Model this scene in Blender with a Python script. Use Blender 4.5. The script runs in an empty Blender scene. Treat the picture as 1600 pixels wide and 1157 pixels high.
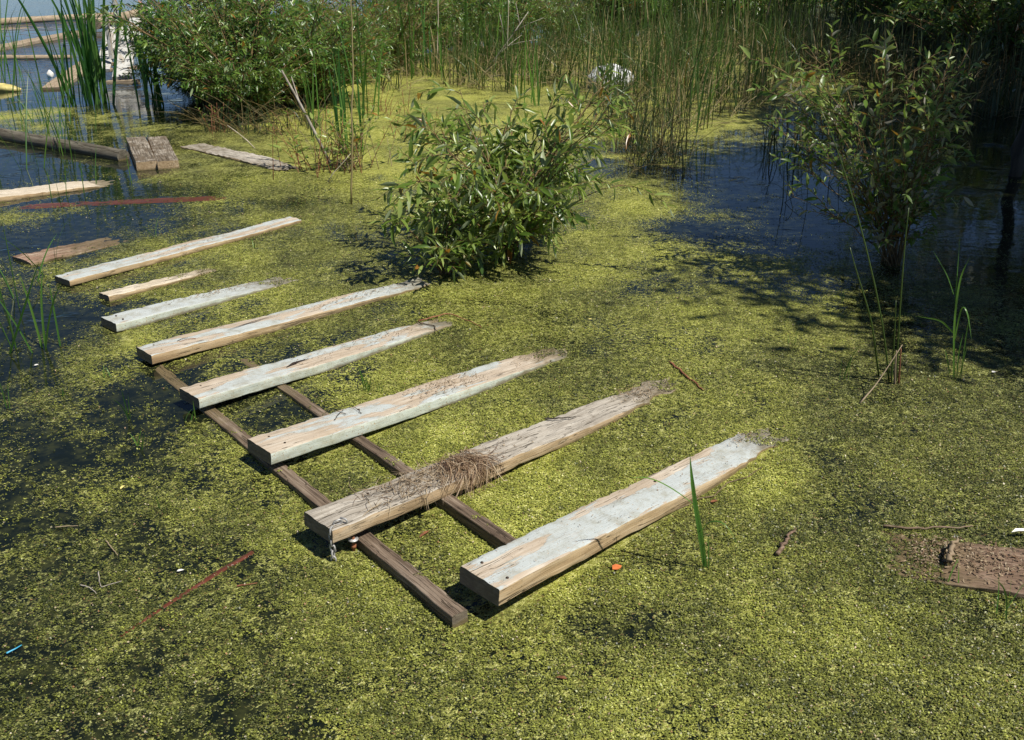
import bpy, math
import numpy as np
from mathutils import Vector, Matrix
R = np.random.default_rng(11)
C = bpy.context.scene.collection
PI = math.pi

# ------------------------------------------------------------------ camera maths (places things on the pond)
F, HOR, H = 1500., -70., 1.7
CX, CY = 800., 533.
TH = math.atan((CY-HOR)/F)
def bp(x, y, z=0.0):
    u = (x-CX)/F; v = (y-CY)/F
    d = (u, math.cos(TH)-v*math.sin(TH), -math.sin(TH)-v*math.cos(TH))
    t = (z-H)/d[2]
    return np.array([d[0]*t, d[1]*t, z])
def at_depth(x, y, Y):            # point seen at pixel x,y at ground distance Y
    u = (x-CX)/F; v = (y-CY)/F
    d = (u, math.cos(TH)-v*math.sin(TH), -math.sin(TH)-v*math.cos(TH))
    t = Y/d[1]
    return np.array([d[0]*t, Y, H+d[2]*t])

# ------------------------------------------------------------------ generic helpers
def prop(o, label=None, cat=None, group=None, kind=None):
    if label: o['label'] = label
    if cat: o['category'] = cat
    if group: o['group'] = group
    if kind: o['kind'] = kind
    return o
def empty(name, loc, label=None, cat=None, group=None, rz=0):
    o = bpy.data.objects.new(name, None); C.objects.link(o)
    o.location = loc; o.rotation_euler = (0, 0, rz); o.empty_display_size = .05
    return prop(o, label, cat, group)
class G:
    def __init__(s): s.v = []; s.t = []; s.q = []; s.tr = []; s.qr = []; s.tm = []; s.qm = []; s.n = 0
    def add(s, v, tris=None, quads=None, tr=None, qr=None, m=0):
        v = np.asarray(v, float).reshape(-1, 3)
        if tris is not None and len(tris):
            tris = np.asarray(tris).reshape(-1, 3); s.t.append(tris+s.n)
            s.tr.append(np.broadcast_to(R.random() if tr is None else tr, (len(tris),))); s.tm.append(np.full(len(tris), m))
        if quads is not None and len(quads):
            quads = np.asarray(quads).reshape(-1, 4); s.q.append(quads+s.n)
            s.qr.append(np.broadcast_to(R.random() if qr is None else qr, (len(quads),))); s.qm.append(np.full(len(quads), m))
        s.v.append(v); s.n += len(v)
    def build(s, name, mats, parent=None, smooth=False, origin=None):
        V = np.concatenate(s.v) if s.v else np.zeros((0, 3))
        if origin is not None: V = V-np.asarray(origin)
        T = np.concatenate(s.t) if s.t else np.zeros((0, 3), int)
        Q = np.concatenate(s.q) if s.q else np.zeros((0, 4), int)
        rn = np.concatenate(s.tr+s.qr); mi = np.concatenate(s.tm+s.qm)
        return mesh(name, V, T, Q, rn, mi, mats, parent, smooth, origin)
def mesh(name, V, T, Q, rn, mi, mats, parent=None, smooth=False, origin=None, attrs=None):
    me = bpy.data.meshes.new(name)
    me.vertices.add(len(V)); me.vertices.foreach_set('co', np.asarray(V, np.float32).ravel())
    nl = 3*len(T)+4*len(Q)
    me.loops.add(nl); me.loops.foreach_set('vertex_index', np.concatenate([T.ravel(), Q.ravel()]).astype(np.int32))
    me.polygons.add(len(T)+len(Q))
    st = np.concatenate([np.arange(len(T))*3, 3*len(T)+np.arange(len(Q))*4]).astype(np.int32)
    me.polygons.foreach_set('loop_start', st)
    if mi is not None: me.polygons.foreach_set('material_index', np.asarray(mi, np.int32))
    if smooth: me.polygons.foreach_set('use_smooth', np.ones(len(T)+len(Q), bool))
    me.update(calc_edges=True)
    if rn is not None:
        a = me.attributes.new('rnd', 'FLOAT', 'FACE'); a.data.foreach_set('value', np.asarray(rn, np.float32))
    for k, val in (attrs or {}).items():
        a = me.attributes.new(k, 'FLOAT', 'POINT'); a.data.foreach_set('value', np.asarray(val, np.float32))
    if not isinstance(mats, (list, tuple)): mats = [mats]
    for m in mats: me.materials.append(m)
    o = bpy.data.objects.new(name, me); C.objects.link(o)
    if origin is not None: o.location = origin
    if parent: o.parent = parent
    return o
def unit(a): return a/np.maximum(np.linalg.norm(a, axis=-1, keepdims=True), 1e-9)
def tube(g, path, rad, sides=6, r=None, m=0, cap=True):
    path = np.asarray(path, float); n = len(path); rad = np.broadcast_to(rad, (n,))
    tan = unit(np.gradient(path, axis=0))
    up = np.array([0, 0, 1.]) if abs(tan[0][2]) < .9 else np.array([1., 0, 0])
    s = unit(np.cross(tan, up)); b = np.cross(s, tan)
    a = np.arange(sides)/sides*2*PI
    v = path[:, None]+rad[:, None, None]*(np.cos(a)[None, :, None]*s[:, None]+np.sin(a)[None, :, None]*b[:, None])
    i = np.arange(n-1)[:, None]*sides; j = np.arange(sides)[None]; k = (j+1) % sides
    q = np.stack([i+j, i+k, i+sides+k, i+sides+j], -1).reshape(-1, 4)
    t = None
    if cap:
        t = [(0, c+1, c) for c in range(1, sides-1)]+[((n-1)*sides, (n-1)*sides+c, (n-1)*sides+c+1) for c in range(1, sides-1)]
    rr = R.random() if r is None else r
    g.add(v, t, q, rr, rr, m)
def tubes(g, paths, rads, sides=3, r=None, m=0):           # paths (N,S,3), rads (N,S)
    N, S, _ = paths.shape
    tan = unit(np.gradient(paths, axis=1))
    ref = np.broadcast_to(np.array([.3, 1., .1]), tan.shape)
    s = unit(np.cross(tan, ref)); b = np.cross(s, tan)
    a = np.arange(sides)/sides*2*PI
    v = paths[:, :, None]+rads[:, :, None, None]*(np.cos(a)[:, None]*s[:, :, None]+np.sin(a)[:, None]*b[:, :, None])
    base = (np.arange(N)*S*sides)[:, None, None]; i = (np.arange(S-1)*sides)[None, :, None]; j = np.arange(sides)[None, None]; k = (j+1) % sides
    q = np.stack([base+i+j, base+i+k, base+i+sides+k, base+i+sides+j], -1).reshape(-1, 4)
    rr = R.random(N) if r is None else np.broadcast_to(r, (N,))
    g.add(v, None, q, None, np.repeat(rr, (S-1)*sides), m)
def ribbons(g, paths, widths, side, fold=.25, r=None, m=0):  # V-folded blades, 3 verts a section
    N, S, _ = paths.shape
    tan = unit(np.gradient(paths, axis=1)); sd = unit(side)[:, None]*np.ones((1, S, 1))
    sd = unit(sd-tan*(sd*tan).sum(-1, keepdims=True)); nn = np.cross(sd, tan)
    w = widths[:, :, None]/2
    v = np.stack([paths-sd*w+nn*w*fold, paths, paths+sd*w+nn*w*fold], 2)
    base = (np.arange(N)*S*3)[:, None, None]; i = (np.arange(S-1)*3)[None, :, None]; j = np.arange(2)[None, None]
    q = np.stack([base+i+j, base+i+j+1, base+i+j+4, base+i+j+3], -1).reshape(-1, 4)
    rr = R.random(N) if r is None else np.broadcast_to(r, (N,))
    g.add(v, None, q, None, np.repeat(rr, (S-1)*2), m)
LT = np.array([(0, 0, 0), (.25, -.42, .07), (.25, 0, 0), (.25, .42, .07), (.62, -.4, .03), (.62, 0, -.03), (.62, .4, .03), (1, 0, -.12)])
def leaves(g, P, D, N, L, W, r=None, m=0, simple=False):
    D = unit(D); S = unit(np.cross(D, N)); N = np.cross(S, D)
    n = len(P); rr = R.random(n) if r is None else r
    if simple:
        T = np.array([(0, 0, 0), (.45, -.5, .08), (1, 0, -.05), (.45, .5, .08)])
    else: T = LT
    bend = R.uniform(.3, 1.8, n)
    v = P[:, None]+T[None, :, 0, None]*L[:, None, None]*D[:, None]+T[None, :, 1, None]*W[:, None, None]*S[:, None]\
        + (T[None, :, 2, None]*np.where(T[:, 0] > .5, 1, 1)[None, :, None]*bend[:, None, None])*L[:, None, None]*.8*N[:, None]
    b = (np.arange(n)*len(T))[:, None]
    if simple:
        g.add(v, np.concatenate([b+np.array([0, 2, 1]), b+np.array([0, 3, 2])]), None, np.concatenate([rr, rr]), None, m)
    else:
        t = np.concatenate([b+np.array(k) for k in ((0, 2, 1), (0, 3, 2), (4, 5, 7), (5, 6, 7))])
        q = np.concatenate([b+np.array(k) for k in ((1, 2, 5, 4), (2, 3, 6, 5))])
        g.add(v, t, q, np.tile(rr, 4), np.tile(rr, 2), m)
def vnoise(x, y, seed=0):
    xi = np.floor(x).astype(np.int64); yi = np.floor(y).astype(np.int64); fx = x-xi; fy = y-yi
    fx = fx*fx*(3-2*fx); fy = fy*fy*(3-2*fy)
    def h(a, b):
        k = (a*374761393+b*668265263+seed*1442695041) & 0xffffffff
        k = ((k ^ (k >> 13))*1274126177) & 0xffffffff
        return ((k ^ (k >> 16)) & 0xffff)/65535.
    return (h(xi, yi)*(1-fx)+h(xi+1, yi)*fx)*(1-fy)+(h(xi, yi+1)*(1-fx)+h(xi+1, yi+1)*fx)*fy

# ------------------------------------------------------------------ materials
def mat(name):
    m = bpy.data.materials.new(name); m.use_nodes = True
    nt = m.node_tree; nt.nodes.clear()
    return m, nt
class NT:
    def __init__(s, nt): s.nt = nt
    def n(s, typ, ins=None, **kw):
        nd = s.nt.nodes.new(typ)
        for k, v in kw.items(): setattr(nd, k, v)
        for k, v in (ins or {}).items():
            if isinstance(v, bpy.types.NodeSocket): s.nt.links.new(v, nd.inputs[k])
            else: nd.inputs[k].default_value = v
        return nd
    def math(s, op, a, b=0.0, clamp=False):
        nd = s.n('ShaderNodeMath', operation=op, use_clamp=clamp)
        for i, v in enumerate((a, b)):
            if isinstance(v, bpy.types.NodeSocket): s.nt.links.new(v, nd.inputs[i])
            else: nd.inputs[i].default_value = v
        return nd.outputs[0]
    def mix(s, f, a, b, blend='MIX'):
        nd = s.n('ShaderNodeMix', data_type='RGBA', blend_type=blend)
        for i, v in ((0, f), (6, a), (7, b)):
            if isinstance(v, bpy.types.NodeSocket): s.nt.links.new(v, nd.inputs[i])
            else: nd.inputs[i].default_value = v if i == 0 else (*v, 1)
        return nd.outputs[2]
    def ramp(s, f, stops, interp='LINEAR'):
        nd = s.n('ShaderNodeValToRGB', {0: f}); cr = nd.color_ramp; cr.interpolation = interp
        while len(cr.elements) < len(stops): cr.elements.new(.5)
        for e, (p, c) in zip(cr.elements, stops):
            e.position = p; e.color = (*c, 1) if len(c) == 3 else c
        return nd.outputs[0]
    def sm(s, x, lo, hi):
        nd = s.n('ShaderNodeMapRange', {0: x, 1: lo, 2: hi, 3: 0., 4: 1.}, interpolation_type='SMOOTHSTEP'); return nd.outputs[0]
    def attr(s, name): return s.n('ShaderNodeAttribute', attribute_name=name).outputs['Fac']
    def noise(s, vec, scale, detail=3, rough=.55, dist=0., out=0):
        return s.n('ShaderNodeTexNoise', {'Vector': vec, 'Scale': scale, 'Detail': detail, 'Roughness': rough, 'Distortion': dist}).outputs[out]
    def out(s, sh): s.n('ShaderNodeOutputMaterial', {'Surface': sh})
def vmap(b, vec, scale, loc=(0, 0, 0)):
    return b.n('ShaderNodeMapping', {'Vector': vec, 'Scale': scale, 'Location': loc}).outputs[0]

def leaf_mat(name, cols, under, trans=(.16, .26, .03), tf=.28, rough=.38, odd=((.30, .17, .03), (.35, .09, .03)), oddp=.96, spec=.5):
    m, nt = mat(name); b = NT(nt)
    r = b.attr('rnd')
    top = b.ramp(r, [(0, cols[0]), (.5, cols[1]), (.84, cols[2]), (oddp-.004, cols[2]), (oddp, odd[0]), (1, odd[1])])
    geo = b.n('ShaderNodeNewGeometry')
    nz = b.noise(b.n('ShaderNodeTexCoord').outputs['Object'], 35., 2)
    top = b.mix(b.math('MULTIPLY', nz, .35), top, cols[0])
    un = b.mix(b.sm(r, oddp-.04, oddp), under, odd[0])
    col = b.mix(geo.outputs['Backfacing'], top, un)
    p = b.n('ShaderNodeBsdfPrincipled', {'Base Color': col, 'Roughness': rough, 'Specular IOR Level': spec})
    t = b.n('ShaderNodeBsdfTranslucent', {'Color': b.mix(b.math('MULTIPLY', b.sm(r, oddp-.04, oddp), .8), trans, (.5, .2, .03))})
    mx = b.n('ShaderNodeMixShader', {0: tf, 1: p.outputs[0], 2: t.outputs[0]})
    b.out(mx.outputs[0]); return m
M = {}
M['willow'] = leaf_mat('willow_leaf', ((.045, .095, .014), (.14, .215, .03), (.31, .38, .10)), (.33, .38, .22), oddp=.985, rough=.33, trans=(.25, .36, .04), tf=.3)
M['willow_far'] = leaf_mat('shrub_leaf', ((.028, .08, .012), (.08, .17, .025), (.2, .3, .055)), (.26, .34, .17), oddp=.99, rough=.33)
M['willow_yellow'] = leaf_mat('yellowish_leaf', ((.07, .10, .015), (.15, .18, .025), (.22, .23, .04)), (.17, .2, .09), oddp=.985)
M['sapling'] = leaf_mat('sapling_leaf', ((.05, .11, .016), (.13, .22, .032), (.25, .31, .09)), (.36, .33, .27), trans=(.25, .38, .05), tf=.32, oddp=.98)
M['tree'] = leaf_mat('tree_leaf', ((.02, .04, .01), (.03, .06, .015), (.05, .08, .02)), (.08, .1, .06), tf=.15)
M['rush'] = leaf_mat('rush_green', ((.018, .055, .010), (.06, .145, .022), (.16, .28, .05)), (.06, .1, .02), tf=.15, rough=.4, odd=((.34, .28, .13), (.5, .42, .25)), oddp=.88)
M['rush_dark'] = leaf_mat('rush_dark', ((.012, .03, .008), (.03, .06, .014), (.06, .09, .02)), (.04, .06, .02), tf=.08, rough=.45, odd=((.2, .15, .06), (.3, .24, .12)), oddp=.93)  # darker rush green: shade painted into the shaded stands, also thin dark stems
M['blade'] = leaf_mat('blade_green', ((.04, .11, .02), (.07, .17, .03), (.14, .26, .04)), (.08, .17, .03), trans=(.2, .42, .05), tf=.3, rough=.35, odd=((.35, .3, .12), (.4, .32, .14)), oddp=.95)
M['reed_back'] = leaf_mat('back_reed_green', ((.03, .08, .015), (.09, .19, .03), (.22, .32, .08)), (.1, .14, .04), trans=(.25, .35, .06), tf=.3, rough=.4, odd=((.4, .33, .18), (.5, .42, .26)), oddp=.8)
M['cattail'] = leaf_mat('cattail_green', ((.02, .075, .015), (.055, .14, .028), (.12, .23, .05)), (.05, .16, .03), trans=(.12, .4, .05), tf=.25, rough=.35, odd=((.3, .2, .08), (.36, .26, .1)), oddp=.95)
M['dry'] = leaf_mat('dry_straw', ((.17, .12, .07), (.34, .26, .16), (.5, .42, .3)), (.35, .27, .17), trans=(.4, .3, .15), tf=.12, rough=.7, odd=((.12, .07, .04), (.09, .05, .03)), oddp=.85)
M['litter'] = leaf_mat('brown_litter', ((.14, .09, .05), (.27, .19, .11), (.42, .33, .21)), (.3, .2, .11), tf=.05, rough=.8, odd=((.2, .1, .05), (.1, .06, .035)), oddp=.9)
M['dry_brown'] = leaf_mat('dry_brown_grass', ((.15, .085, .045), (.34, .23, .13), (.56, .45, .31)), (.3, .2, .11), trans=(.4, .3, .15), tf=.1, rough=.7, odd=((.08, .045, .025), (.06, .03, .02)), oddp=.85)

def bark_mat(name, a, c2, scale=30.):
    m, nt = mat(name); b = NT(nt)
    co = b.n('ShaderNodeTexCoord').outputs['Object']
    n1 = b.noise(vmap(b, co, (1, 1, .25)), scale, 5, .6)
    col = b.mix(b.sm(n1, .35, .65), a, c2)
    bm = b.n('ShaderNodeBump', {'Height': n1, 'Strength': .5, 'Distance': .01})
    p = b.n('ShaderNodeBsdfPrincipled', {'Base Color': col, 'Roughness': .8, 'Normal': bm.outputs[0]})
    b.out(p.outputs[0]); return m
M['twig'] = bark_mat('willow_twig', (.11, .07, .03), (.2, .13, .05))
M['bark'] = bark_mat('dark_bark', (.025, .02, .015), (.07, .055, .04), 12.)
M['deadwood'] = bark_mat('dead_pale_stem', (.35, .3, .22), (.55, .48, .36))
M['branch_grey'] = bark_mat('grey_dead_branch', (.2, .17, .13), (.42, .38, .32))
M['reddish'] = bark_mat('red_brown_stalk', (.16, .05, .025), (.3, .13, .06))

def wood_mat(name, cols, grain=1., paint=None, pcover=.5, pseed=0., crack=.5, wet=True, rot=.3, bump=.6, rough=.75, ochre_wave=0., gscale=(3, 42, 42)):
    m, nt = mat(name); b = NT(nt)
    co = b.n('ShaderNodeTexCoord').outputs['Object']
    oi = b.n('ShaderNodeObjectInfo').outputs['Random']
    off = b.n('ShaderNodeCombineXYZ', {0: b.math('MULTIPLY', oi, 37.), 1: b.math('MULTIPLY', oi, 11.), 2: pseed}).outputs[0]
    v = b.n('ShaderNodeVectorMath', {0: co, 1: off}, operation='ADD').outputs[0]
    gr = b.noise(vmap(b, v, gscale), 1.6, 6, .62, .4)
    gr2 = b.noise(vmap(b, v, (gscale[0]*1.5, gscale[1]*3, gscale[2]*3)), 2.0, 3, .6)
    blot = b.noise(vmap(b, v, (1, 2.2, 2.2)), 4., 5, .6, .3)
    col = b.ramp(b.math('ADD', b.math('MULTIPLY', gr, .6), b.math('MULTIPLY', blot, .4)), [(.34, cols[0]), (.5, cols[1]), (.66, cols[2])])
    col = b.mix(b.math('MULTIPLY', b.sm(gr2, .5, .7), .35), col, cols[0])
    h = b.math('ADD', b.math('MULTIPLY', gr, .7), b.math('MULTIPLY', gr2, .5))
    rgh = rough
    if paint:
        pn = b.noise(vmap(b, v, (1.2, 5.5, 5.5)), 1.9, 6, .55, .5)
        wear = b.math('MULTIPLY', gr2, .15)
        pm = b.sm(b.math('SUBTRACT', pn, wear), .5-(pcover-.5)*.5-.10, .5-(pcover-.5)*.5-.085)
        sp = b.sm(b.noise(v, 120., 2), .38, .31)
        pm = b.math('MULTIPLY', pm, b.math('SUBTRACT', 1., b.math('MULTIPLY', sp, .8)))
        dirt = b.noise(v, 14., 6, .65)
        pc = b.mix(b.sm(dirt, .42, .72), paint, tuple(.72*a*b_ for a, b_ in zip(paint, (1., .93, .8))))
        pc = b.mix(b.math('MULTIPLY', b.sm(gr, .54, .68), .22), pc, cols[1])
        col = b.mix(pm, col, pc)
        h = b.math('ADD', h, b.math('MULTIPLY', pm, .5))
    # cracks with the grain
    cn = b.noise(vmap(b, v, (gscale[0]*.55, gscale[1]*1.15, gscale[2]*1.15), (3, 1, 7)), 1., 3, .5, .6)
    ck = b.math('MULTIPLY', b.sm(b.math('ABSOLUTE', b.math('SUBTRACT', cn, .5)), .014, .004), b.sm(blot, .5-crack*.2, .62-crack*.2))
    if paint: ck = b.math('MULTIPLY', ck, b.math('SUBTRACT', 1., b.math('MULTIPLY', pm, .85)))
    col = b.mix(b.math('MULTIPLY', ck, .85), col, (.05, .035, .02))
    h = b.math('SUBTRACT', h, b.math('MULTIPLY', ck, 1.2))
    # rot and dirt blotches, on the block top also painted leaf shadows
    rt = b.noise(v, 9., 7, .7, .8)
    rm = b.math('MULTIPLY', b.sm(rt, .68-rot*.2, .80-rot*.2), .75)
    col = b.mix(rm, col, (.10, .07, .04))
    sp2 = b.sm(b.noise(v, 210., 1), .69, .74)
    col = b.mix(b.math('MULTIPLY', sp2, .7), col, (.06, .05, .03))
    if wet:
        z = b.n('ShaderNodeSeparateXYZ', {0: b.n('ShaderNodeNewGeometry').outputs['Position']}).outputs[2]
        zz = b.math('ADD', z, b.math('MULTIPLY', b.math('SUBTRACT', b.noise(v, 22., 4), .5), .022))
        wm = b.sm(zz, .020, .003)
        col = b.mix(b.math('MULTIPLY', wm, .8), col, (.15, .115, .055))
        rgh = b.math('SUBTRACT', rough, b.math('MULTIPLY', wm, .35))
    bm = b.n('ShaderNodeBump', {'Height': h, 'Strength': bump, 'Distance': .0035})
    p = b.n('ShaderNodeBsdfPrincipled', {'Base Color': col, 'Roughness': rgh, 'Normal': bm.outputs[0], 'Specular IOR Level': .3})
    b.out(p.outputs[0]); return m
TAN = ((.34, .27, .19), (.46, .38, .29), (.57, .51, .42))
GREYW = ((.22, .19, .15), (.40, .36, .30), (.56, .52, .45))
OCH = ((.26, .17, .085), (.44, .32, .18), (.58, .46, .30))
PNT = (.45, .485, .475)
M['paint_top'] = wood_mat('worn_grey_paint', TAN, paint=PNT, pcover=.52, rot=.12, crack=.4)
M['paint_top_b'] = wood_mat('worn_grey_paint_patchy', TAN, paint=PNT, pcover=.42, pseed=5., rot=.15, crack=.4)
M['paint_top_full'] = wood_mat('grey_paint_mostly_whole', TAN, paint=PNT, pcover=.95, pseed=9., rot=.05)
M['paint_side'] = wood_mat('worn_painted_edge', OCH, paint=(.50, .54, .47), pcover=.95, pseed=2., crack=.1, rot=.1)
M['ochre_side'] = wood_mat('bare_ochre_edge', OCH, crack=.3, rot=.25, pseed=4.)
M['grey_top'] = wood_mat('weathered_bare_board', GREYW, crack=1.4, rot=.35, pseed=8., bump=.9)
M['grey_side'] = wood_mat('weathered_bare_edge', ((.22, .15, .08), (.40, .29, .17), (.52, .42, .29)), crack=.6, rot=.4, pseed=3.)
M['block_top'] = wood_mat('mossy_grey_timber_leaf_shade', ((.07, .055, .035), (.26, .22, .17), (.50, .45, .38)), crack=1.5, rot=1.15, pseed=11., bump=1.)  # strong black rot patches double as painted leaf shadows
M['pale_top'] = wood_mat('sun_bleached_board', ((.4, .33, .23), (.58, .5, .38), (.68, .61, .5)), crack=.5, rot=.25, pseed=6.)
M['end_grain'] = wood_mat('sawn_end', ((.10, .08, .06), (.17, .14, .10), (.25, .21, .16)), gscale=(20, 20, 60), crack=.3)
M['rail'] = wood_mat('old_brown_timber', ((.05, .033, .022), (.16, .115, .08), (.33, .265, .2)), crack=2., rot=.2, pseed=1., bump=1., gscale=(2.4, 60, 60))
M['rotten'] = wood_mat('rotten_red_board', ((.13, .07, .045), (.30, .19, .13), (.50, .41, .31)), crack=1.5, rot=.4, bump=1.)
M['redwood'] = wood_mat('wet_red_timber', ((.07, .02, .012), (.12, .035, .02), (.17, .06, .035)), crack=.4, rot=.25, wet=False, rough=.3, bump=.3)
M['barkboard'] = wood_mat('brown_bark_board', ((.10, .065, .04), (.20, .13, .09), (.33, .24, .17)), crack=.6, rot=.5, bump=1., wet=True, gscale=(9, 60, 60))
M['log'] = wood_mat('dark_grey_log', ((.06, .05, .035), (.13, .115, .085), (.22, .2, .155)), crack=1.2, rot=.3, bump=1., gscale=(2, 30, 30))
M['tanlog'] = wood_mat('tan_log', ((.22, .16, .10), (.36, .28, .19), (.46, .38, .28)), crack=.8, rot=.2)
M['whitewood'] = wood_mat('old_white_paint', GREYW, paint=(.52, .52, .5), pcover=.62, crack=.4, rot=.3)
def plain(name, col, rough=.5, metal=0., noise=.2, scale=60.):
    m, nt = mat(name); b = NT(nt)
    n1 = b.noise(b.n('ShaderNodeTexCoord').outputs['Object'], scale, 4)
    c = b.mix(b.sm(n1, .35, .7), col, tuple(a*(1-noise*2) for a in col))
    bm = b.n('ShaderNodeBump', {'Height': n1, 'Strength': .3, 'Distance': .002})
    p = b.n('ShaderNodeBsdfPrincipled', {'Base Color': c, 'Roughness': rough, 'Metallic': metal, 'Normal': bm.outputs[0]})
    b.out(p.outputs[0]); return m
M['steel'] = plain('dull_zinc', (.5, .49, .47), .5, .25, .3)
M['rust'] = plain('rust', (.24, .09, .035), .8, 0, .3)
M['white_stone'] = plain('white_stone', (.72, .73, .74), .7, 0, .2, 14.)
M['yellow'] = plain('yellow_plastic', (.72, .62, .22), .5, 0, .2, 9.)
M['white_plastic'] = plain('white_scrap', (.8, .78, .72), .5, 0, .05)
M['orange'] = plain('orange_leaf', (.65, .18, .05), .5, 0, .15)
M['blue'] = plain('blue_plastic', (.05, .35, .55), .4, 0, .05)
M['nail'] = plain('rusty_nail', (.07, .045, .03), .6, .4, .2)

def pond_mat():
    m, nt = mat('pond_surface'); b = NT(nt)
    pos = b.n('ShaderNodeNewGeometry').outputs['Position']
    cov = b.attr('cov'); fresh = b.attr('fresh')
    warp = b.noise(pos, 55., 2, .5, 0., 1)
    wv = b.n('ShaderNodeVectorMath', {0: b.n('ShaderNodeVectorMath', {0: warp, 1: (.5, .5, .5)}, operation='SUBTRACT').outputs[0], 1: (.008, .008, .0)}, operation='MULTIPLY').outputs[0]
    pv = b.n('ShaderNodeVectorMath', {0: pos, 1: wv}, operation='ADD').outputs[0]
    vo = b.n('ShaderNodeTexVoronoi', {'Vector': pv, 'Scale': 235.}, voronoi_dimensions='2D')
    sep = b.n('ShaderNodeSeparateColor', {0: vo.outputs['Color']})
    r1, r2, r3 = sep.outputs[0], sep.outputs[1], sep.outputs[2]
    nf = b.noise(pos, 48., 4, .62)
    val = b.math('ADD', cov, b.math('ADD', b.math('MULTIPLY', b.math('SUBTRACT', nf, .5), 1.5), b.math('MULTIPLY', b.math('SUBTRACT', r1, .5), .4)))
    mask = b.sm(val, .47, .53)
    # fine weed colours
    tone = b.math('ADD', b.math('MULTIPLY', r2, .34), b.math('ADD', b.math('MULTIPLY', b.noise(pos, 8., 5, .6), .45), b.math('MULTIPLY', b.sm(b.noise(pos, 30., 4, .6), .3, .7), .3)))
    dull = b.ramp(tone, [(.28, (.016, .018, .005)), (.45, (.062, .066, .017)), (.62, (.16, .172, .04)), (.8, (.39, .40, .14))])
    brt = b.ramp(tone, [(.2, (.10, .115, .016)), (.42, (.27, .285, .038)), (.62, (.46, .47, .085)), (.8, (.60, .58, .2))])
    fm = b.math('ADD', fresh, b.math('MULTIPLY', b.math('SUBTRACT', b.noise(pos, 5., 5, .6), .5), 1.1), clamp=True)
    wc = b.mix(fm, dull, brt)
    # brown bits
    wc = b.mix(b.math('MULTIPLY', b.sm(r3, .93, .96), .7), wc, (.16, .09, .035))
    hgt = b.math('ADD', b.math('MULTIPLY', b.math('SUBTRACT', 1., vo.outputs['Distance']), .5), b.math('ADD', b.math('MULTIPLY', r1, .7), b.math('MULTIPLY', nf, 1.2)))
    wb = b.n('ShaderNodeBump', {'Height': hgt, 'Strength': .9, 'Distance': .006})
    weed = b.n('ShaderNodeBsdfPrincipled', {'Base Color': wc, 'Roughness': .55, 'Specular IOR Level': .35, 'Normal': wb.outputs[0]})
    # water, dark with sunken algae
    murk = b.noise(pos, 16., 6, .65)
    wcol = b.mix(b.math('MULTIPLY', b.sm(murk, .42, .7), b.math('ADD', .25, b.math('MULTIPLY', cov, .75))), (.006, .009, .006), (.075, .08, .022))
    wcol = b.mix(b.sm(cov, -.1, -.24), wcol, (.012, .055, .11))  # blue body tint on far open water stands in for reflected sky
    rip = b.noise(vmap(b, pos, (1, 1.6, 1)), 5., 3, .5)
    rip2 = b.noise(pos, 28., 2, .5)
    hb = b.n('ShaderNodeBump', {'Height': b.math('ADD', rip, b.math('MULTIPLY', rip2, .12)), 'Strength': b.math('ADD', .05, b.math('MULTIPLY', b.sm(cov, .06, -.12), .7)), 'Distance': .03})
    water = b.n('ShaderNodeBsdfPrincipled', {'Base Color': wcol, 'Roughness': .04, 'IOR': 1.33, 'Normal': hb.outputs[0], 'Specular IOR Level': .5})
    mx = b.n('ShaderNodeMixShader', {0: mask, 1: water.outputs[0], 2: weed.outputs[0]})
    b.out(mx.outputs[0]); return m
M['pond'] = pond_mat()
def speck_mat():
    m, nt = mat('duckweed_leaf'); b = NT(nt)
    r = b.attr('rnd')
    col = b.ramp(r, [(0, (.028, .038, .009)), (.25, (.088, .098, .02)), (.5, (.218, .24, .042)), (.75, (.41, .44, .088)), (.93, (.68, .66, .28)), (.96, (.25, .12, .05)), (1, (.6, .55, .4))])
    p = b.n('ShaderNodeBsdfPrincipled', {'Base Color': col, 'Roughness': .45, 'Specular IOR Level': .4})
    b.out(p.outputs[0]); return m
M['speck'] = speck_mat()
def bank_mat():
    m, nt = mat('bank_soil'); b = NT(nt)
    pos = b.n('ShaderNodeNewGeometry').outputs['Position']
    n1 = b.noise(pos, 3., 8, .7)
    col = b.ramp(n1, [(.3, (.02, .018, .01)), (.5, (.03, .045, .012)), (.7, (.08, .09, .025))])
    bm = b.n('ShaderNodeBump', {'Height': n1, 'Strength': 1., 'Distance': .1})
    b.out(b.n('ShaderNodeBsdfPrincipled', {'Base Color': col, 'Roughness': .9, 'Normal': bm.outputs[0]}).outputs[0]); return m
M['bank'] = bank_mat()

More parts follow.
